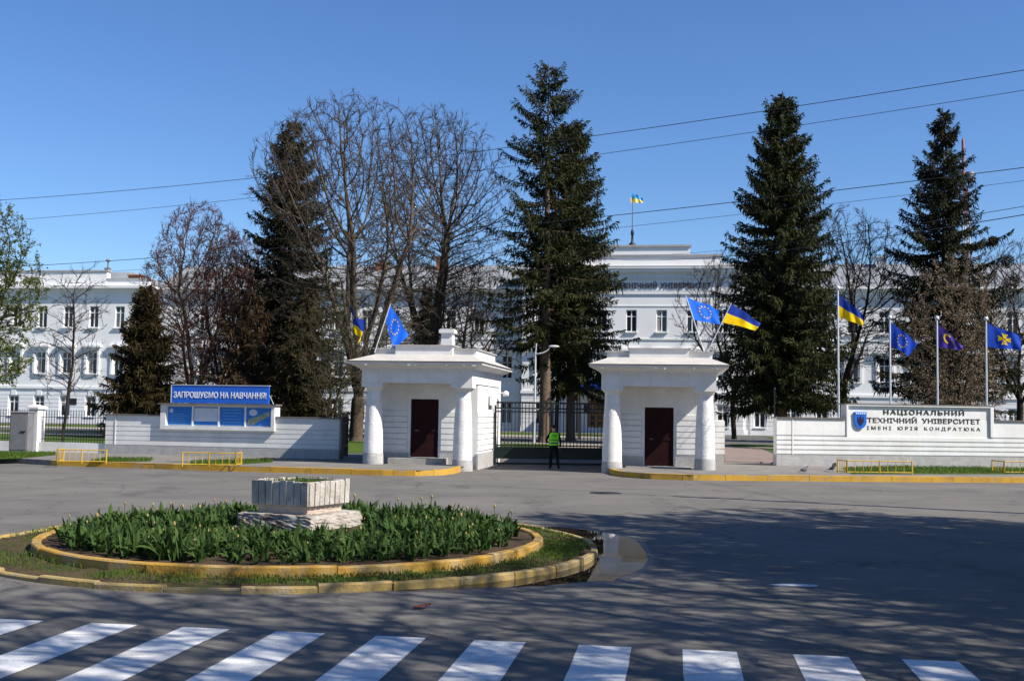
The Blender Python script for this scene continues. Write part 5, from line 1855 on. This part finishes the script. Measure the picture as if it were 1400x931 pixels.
def rough_block(name, x, y, z0, z1, x2, y2, m, parent, seed, amp=.012, nx=14, nz=5):
    """block with worn edges: each side is a grid with its vertices pushed about"""
    r = random.Random(seed)
    bm = bmesh.new()
    bmesh.ops.create_cube(bm, size=1.0)
    bmesh.ops.subdivide_edges(bm, edges=bm.edges[:], cuts=nx, use_grid_fill=True)
    for v in bm.verts:
        t = v.co.z + .5
        e = (abs(v.co.x) > .49) + (abs(v.co.y) > .49) + (abs(v.co.z) > .49)
        k = amp * (2.0 if e >= 2 else 1.0)
        sx, sy = x + (x2 - x) * t, y + (y2 - y) * t
        shrink = 1 - (.012 if e >= 2 else 0) - (.02 if e == 3 else 0)
        v.co = Vector((v.co.x * 2 * sx * shrink + r.gauss(0, k), v.co.y * 2 * sy * shrink + r.gauss(0, k), z0 + (z1 - z0) * t + r.gauss(0, k * .6)))
    me = bpy.data.meshes.new(name)
    bm.to_mesh(me); bm.free()
    me.materials.append(m)
    return link(name, me, parent)


rough_block('plinth', .80, .80, .12, .52, .75, .75, M['plinth'], pt, 3, .006)
rough_block('neck', .50, .50, .51, .68, .54, .54, M['neck'], pt, 4, .003)
bw = MB()
r_ = random.Random(5)
h0, h1 = .665, 1.07
s = .585
t = .09
bw.box(-s, s, -s, s, h0, h0 + .05)
for k in range(4):
    bw.M = Matrix.Rotation(math.pi / 2 * k, 4, 'Z')
    bw.box(-s, s - t, -s, -s + t, h0 + .05, h1 - .01)
    n = 8
    for j in range(n):                              # vertical ribs of the bowl
        x0_ = -s + 2 * s * j / n + .012; x1_ = -s + 2 * s * (j + 1) / n - .012
        dz = r_.uniform(-.03, .012)
        o_ = .026 + r_.uniform(-.006, .004)
        bw.frustum((x0_, x1_, -s - o_ * .7, -s + .01), h0 + .003, (x0_ - .004, x1_ + .004, -s - o_, -s + .01), h1 + dz)
bw.M = Matrix.Identity(4)
bw.build('bowl', M['planter'], pt)
so = MB(); so.box(-s + t, s - t, -s + t, s - t, h0 + .05, h1 - .06); so.build('soil', M['soil'], pt)
rng = np.random.default_rng(8)
n = 260
P = np.stack([rng.uniform(-s + t, s - t, n), rng.uniform(-s + t, s - t, n), np.full(n, h1 - .07)], 1)
V, Q = leaves_np(P, np.stack([rng.normal(0, .4, n), rng.normal(0, .4, n), np.ones(n)], 1), rng.uniform(.04, .13, n), np.full(n, .02), rng)
link('weeds', np_mesh('weeds', V, Q, [M['grass_blade']]), pt)

# ================================================================== tulips
def tulip_mesh(seed):
    r = random.Random(seed)
    mb = MB()
    nl = r.randint(5, 8)
    for k in range(nl):
        a = 2 * math.pi * k / nl + r.uniform(-.5, .5)
        L_ = r.uniform(.16, .40)
        w = r.uniform(.018, .042)
        lean = r.uniform(.1, 1.0)
        curl = r.uniform(.0, 1.9)
        p = Vector((r.uniform(-.03, .03), r.uniform(-.03, .03), -.02))
        out = Vector((math.cos(a), math.sin(a), 0)); side = Vector((-math.sin(a), math.cos(a), 0))
        vs, n = [], 6
        th = math.pi / 2 - lean * .35
        tw = r.uniform(-.6, .6)
        for i in range(n + 1):
            t_ = i / n
            ww = w * (math.sin(math.pi * (t_ * .86 + .10)) ** .8) * (1 if i < n else .08)
            sd = (side * math.cos(tw * t_) + Vector((0, 0, math.sin(tw * t_))))
            vs += [p - sd * ww + out * ww * .35, p - out * ww * .1, p + sd * ww + out * ww * .35]
            p = p + (out * math.cos(th) + Vector((0, 0, math.sin(th)))) * (L_ / n)
            th -= curl / n
        fs = []
        for i in range(n):
            b = i * 3
            fs += [(b, b + 1, b + 4, b + 3), (b + 1, b + 2, b + 5, b + 4)]
        mb.add(vs, fs, 0, True)
    if seed == 3:
        hh = r.uniform(.33, .40)
        tip = Vector((r.uniform(-.04, .04), r.uniform(-.04, .04), hh))
        mb.tube((0, 0, 0), tip, .006, .005, 5, 0)
        mb.M = Matrix.Translation(tip)
        mb.lathe([(.006, 0), (.017, .012), (.020, .03), (.014, .05), (.003, .062)], 0, 0, 7, 1)
        mb.M = Matrix.Identity(4)
    me = bpy.data.meshes.new('tulip_plant')
    me.from_pydata(mb.v, [], mb.f)
    me.materials.append(M['tulip_leaf']); me.materials.append(M['tulip_bud'])
    me.polygons.foreach_set('material_index', mb.m); me.polygons.foreach_set('use_smooth', mb.sm)
    return me


TM = [tulip_mesh(k) for k in range(15)]
r_ = random.Random(77)
spots = []
tries = 0
while len(spots) < 1750 and tries < 60000:
    tries += 1
    a, q = r_.uniform(0, 2 * math.pi), math.sqrt(r_.random())
    rr = q * (R_IN - .42)
    x, y = RC.x + rr * math.cos(a), RC.y + rr * math.sin(a)
    lx, ly = x - pc.x, y - pc.y
    c_, s_ = math.cos(math.radians(26)), math.sin(math.radians(26))
    if abs(lx * c_ - ly * s_) < .98 and abs(lx * s_ + ly * c_) < .98: continue
    if abs(lx) < 1.15 and -1.5 < ly < 0 and r_.random() < .75: continue
    # the front rim is sparser
    if y < RC.y - 3.2 and r_.random() < .25: continue
    if any((x - u) ** 2 + (y - v) ** 2 < .0062 for u, v in spots[-500:]): continue
    spots.append((x, y))
spots.sort(key=lambda p: p[0] ** 2 + p[1] ** 2)


def soil_z(x, y):
    q = math.hypot(x - RC.x, y - RC.y) / (R_IN - .13)
    return .27 - .10 * q * q


rest = []
for k, (x, y) in enumerate(spots):
    me = TM[r_.randrange(15)] if r_.random() < .8 else TM[r_.choice([1, 2, 4, 5, 7])]
    rz, s_ = r_.uniform(0, 6.28), r_.uniform(.6, 1.2) * (.9 + .22 * math.sin(x * 1.9 + 1) * math.sin(y * 2.3))
    if abs(x - pc.x) < 1.25 and -2.6 < y - pc.y < 0: s_ *= .62
    if k < 300:
        o = link('tulip_plant', me)
        o.location = (x, y, soil_z(x, y)); o.rotation_euler = (0, 0, rz); o.scale = (s_, s_, s_)
        tag(o, 'green tulip plant with broad pointed leaves in the round flower bed', 'tulip', 'tulips in the round flower bed')
    else:
        rest.append((me, Matrix.Translation((x, y, soil_z(x, y))) @ Matrix.Rotation(rz, 4, 'Z') @ Matrix.Scale(s_, 4)))
bm = bmesh.new()
for me, mt in rest:
    n0 = len(bm.verts)
    bm.from_mesh(me)
    bm.verts.ensure_lookup_table()
    bmesh.ops.transform(bm, matrix=mt, verts=bm.verts[n0:])
me = bpy.data.meshes.new('tulip_bed')
bm.to_mesh(me); bm.free()
me.materials.append(M['tulip_leaf']); me.materials.append(M['tulip_bud'])
tag(link('tulip_bed', me), kind='stuff')

# ================================================================== guard
gp_ = ground(757, 641.5)
gd = thing('person', 'guard in a yellow green hi-vis vest and dark clothes facing the gate', 'person', (gp_.x, gp_.y, 0), math.radians(6))
sk = bmesh.new()
lay = sk.verts.layers.skin.verify()
J = {}


def jv(n, p, rx, ry=None):
    v = sk.verts.new(p)
    v[lay].radius = (rx, ry or rx)
    J[n] = v


# facing +y (away from the camera), weight on the left leg, left arm bent forward
for n_, p_, rr_ in (('pelvis', (0, 0, .96), (.155, .12)), ('waist', (0, .01, 1.12), (.15, .11)), ('chest', (0, .03, 1.32), (.17, .12)), ('neckb', (0, .05, 1.47), (.075, .07)),
                    ('neck', (0, .07, 1.54), (.056, .056)), ('headc', (-.01, .09, 1.64), (.082, .095)), ('headt', (-.01, .09, 1.73), (.062, .072)),
                    ('shl', (-.17, .03, 1.42), .065), ('ell', (-.32, .0, 1.17), .052), ('wrl', (-.23, .21, 1.06), .036), ('hl', (-.19, .30, 1.06), .032),
                    ('shr', (.17, .03, 1.42), .065), ('elr', (.26, -.01, 1.14), .050), ('wrr', (.27, .12, .92), .036), ('hr', (.27, .17, .85), .032),
                    ('hipl', (-.09, .0, .88), .105), ('knl', (-.13, .10, .50), .072), ('anl', (-.12, .06, .09), .048), ('tol', (-.14, .24, .035), .038),
                    ('hipr', (.09, .0, .88), .105), ('knr', (.14, .02, .50), .072), ('anr', (.17, -.14, .10), .048), ('tor', (.20, .02, .035), .038)):
    jv(n_, p_, *(rr_ if isinstance(rr_, tuple) else (rr_,)))
for a, b in (('pelvis', 'waist'), ('waist', 'chest'), ('chest', 'neckb'), ('neckb', 'neck'), ('neck', 'headc'), ('headc', 'headt'), ('chest', 'shl'), ('shl', 'ell'), ('ell', 'wrl'), ('wrl', 'hl'),
             ('chest', 'shr'), ('shr', 'elr'), ('elr', 'wrr'), ('wrr', 'hr'), ('pelvis', 'hipl'), ('hipl', 'knl'), ('knl', 'anl'), ('anl', 'tol'), ('pelvis', 'hipr'), ('hipr', 'knr'), ('knr', 'anr'), ('anr', 'tor')):
    sk.edges.new((J[a], J[b]))
# fingers, rooted in the palms
for side, base in (('hl', Vector((-.19, .30, 1.06))), ('hr', Vector((.27, .17, .85)))):
    fwd = Vector((.02, .09, -.01)) if side == 'hl' else Vector((0, .04, -.085))
    for k in range(4):
        off = Vector((-.024 + .016 * k, 0, .0)) if side == 'hl' else Vector((-.022 + .015 * k, .0, 0))
        ln = (.8, 1.0, .95, .72)[k]
        p1 = base + off + fwd * .45; p2 = base + off + fwd * (.45 + .45 * ln); p3 = p2 + fwd * .4 * ln + Vector((0, .012, -.02 if side == 'hl' else .008))
        jv(side + 'a%d' % k, p1, .010); jv(side + 'b%d' % k, p2, .009); jv(side + 'c%d' % k, p3, .008)
        for a, b in ((side, side + 'a%d' % k), (side + 'a%d' % k, side + 'b%d' % k), (side + 'b%d' % k, side + 'c%d' % k)): sk.edges.new((J[a], J[b]))
    sx = 1 if side == 'hl' else -1
    jv(side + 't1', base + Vector((.035 * sx, .02, 0)), .011); jv(side + 't2', base + Vector((.05 * sx, .05, -.015)), .009)
    sk.edges.new((J[side], J[side + 't1'])); sk.edges.new((J[side + 't1'], J[side + 't2']))
J['pelvis'][lay].use_root = True
me = bpy.data.meshes.new('body_cage'); sk.to_mesh(me); sk.free()
tmp = bpy.data.objects.new('body_cage', me); C.objects.link(tmp)
md = tmp.modifiers.new('skin', 'SKIN'); md.use_smooth_shade = True
ms = tmp.modifiers.new('sub', 'SUBSURF'); ms.levels = 2; ms.render_levels = 2
dg = bpy.context.evaluated_depsgraph_get(); dg.update()
bmsh = bpy.data.meshes.new_from_object(tmp.evaluated_get(dg))
bpy.data.objects.remove(tmp)
bmsh.name = 'body'
bmsh.materials.clear()
bmsh.materials.append(M['clothes']); bmsh.materials.append(M['skin'])
for p in bmsh.polygons:
    c = p.center
    hand = (c.y > .24 and .95 < c.z < 1.15 and c.x < 0) or (c.x > .22 and c.z < .915 and c.z > .68)
    p.material_index = 1 if c.z > 1.50 or hand else 0
    p.use_smooth = True
link('body', bmsh, gd)
hr = MB(); hr.ball((-.01, .083, 1.695), .092, .104, .085, 8)
hr.box(-.075, .055, .165, .25, 1.675, 1.69)
link('cap', hr.mesh('cap', [M['hair']]), gd)
fc = MB()                                                    # face: nose, eyes, mouth, ears
fc.ball((-.01, .192, 1.632), .013, .02, .02, 5, 0); fc.ball((-.1, .09, 1.64), .014, .02, .03, 5, 0); fc.ball((.08, .09, 1.64), .014, .02, .03, 5, 0)
fc.ball((-.042, .173, 1.655), .012, .008, .008, 5, 1); fc.ball((.022, .173, 1.655), .012, .008, .008, 5, 1); fc.box(-.035, .015, .172, .18, 1.585, 1.592, 1)
link('face', fc.mesh('face', [M['skin'], M['hair']]), gd)
vs_ = MB()
rings_ = [(.96, .190, .150, 0.0), (1.08, .186, .142, .01), (1.22, .192, .142, .02), (1.34, .205, .140, .03), (1.42, .200, .122, .035), (1.475, .120, .095, .045)]
n = 28
sub = []
for i in range(len(rings_) - 1):
    for q in range(4):
        t_ = q / 4
        sub.append(tuple(a + (b - a) * t_ for a, b in zip(rings_[i], rings_[i + 1])))
sub.append(rings_[-1])
vv = []
for z, rx, ry, cy in sub:
    for i in range(n):
        a = 2 * math.pi * i / n
        vv.append((math.copysign(abs(math.cos(a)) ** .75, math.cos(a)) * rx, cy + math.copysign(abs(math.sin(a)) ** .85, math.sin(a)) * ry, z))
for k in range(len(sub) - 1):
    for i in range(n):
        vs_.f.append([k * n + i, k * n + (i + 1) % n, (k + 1) * n + (i + 1) % n, (k + 1) * n + i])
        zc = (sub[k][0] + sub[k + 1][0]) / 2
        vs_.m.append(1 if (1.035 < zc < 1.075 or 1.145 < zc < 1.19) else 0); vs_.sm.append(True)
vs_.v = vv
vest = vs_.build('vest', [M['hivis'], M['hivis_band']], gd)
lt = link('lettering', text_mesh('ОХОРОНА', M['hivis_band'], .20, .045, .01, .02), vest)
lt.location = (0, -.126, 1.345)

# ================================================================== pigeons
def pigeon(px, py, rz, label, wings):
    p = ground(px, py, ZS)
    t = thing('pigeon', label, 'pigeon', (p.x, p.y, ZS), rz)
    b = MB()
    prof = [(-.19, .006, .055), (-.15, .022, .07), (-.08, .055, .10), (0, .075, .125), (.07, .06, .145), (.11, .036, .18), (.14, .03, .215), (.17, .026, .235), (.195, .012, .232), (.215, .003, .226)]
    n = 12
    vs = []
    for x, r, z in prof:
        for i in range(n):
            a = 2 * math.pi * i / n
            vs.append((x, r * .85 * math.cos(a), z + r * math.sin(a)))
    b.add(vs, [(k * n + i, k * n + (i + 1) % n, (k + 1) * n + (i + 1) % n, (k + 1) * n + i) for k in range(len(prof) - 1) for i in range(n)], 0, True)
    b.add([(-.15, -.03, .075), (-.15, .03, .075), (-.27, .05, .05), (-.27, -.05, .05), (-.15, -.03, .065), (-.15, .03, .065), (-.27, .05, .042), (-.27, -.05, .042)],
          [(0, 1, 2, 3), (4, 7, 6, 5), (0, 3, 7, 4), (1, 5, 6, 2), (2, 6, 7, 3)])
    b.build('body', M['pigeon'], t)
    w = MB()
    for sy in (-1, 1):
        if wings: w.add([(.06, sy * .05, .16), (-.08, sy * .05, .15), (-.14, sy * .28, .30), (-.02, sy * .34, .36), (.07, sy * .2, .27), (.06, sy * .05, .15), (-.08, sy * .05, .14), (-.14, sy * .28, .29), (-.02, sy * .34, .35), (.07, sy * .2, .26)],
                        [(0, 1, 2, 3, 4), (5, 9, 8, 7, 6), (0, 4, 9, 5), (1, 6, 7, 2), (2, 7, 8, 3), (3, 8, 9, 4)])
        else: w.ball((-.04, sy * .055, .115), .13, .022, .05, 6)
    w.build('wing', M['pigeon_pale'] if wings else M['pigeon'], t)
    l = MB()
    for sy in (-1, 1): l.tube((.0, sy * .03, .065), (.01, sy * .03, 0), .007, n=5); l.box(-.01, .05, sy * .03 - .012, sy * .03 + .012, 0, .008)
    l.build('leg', M['dead_leaf'], t)


pigeon(1100, 646, .5, 'dark pigeon walking on the sidewalk', False)
pigeon(1138, 644, .2, 'pigeon with raised pale wings on the sidewalk', True)
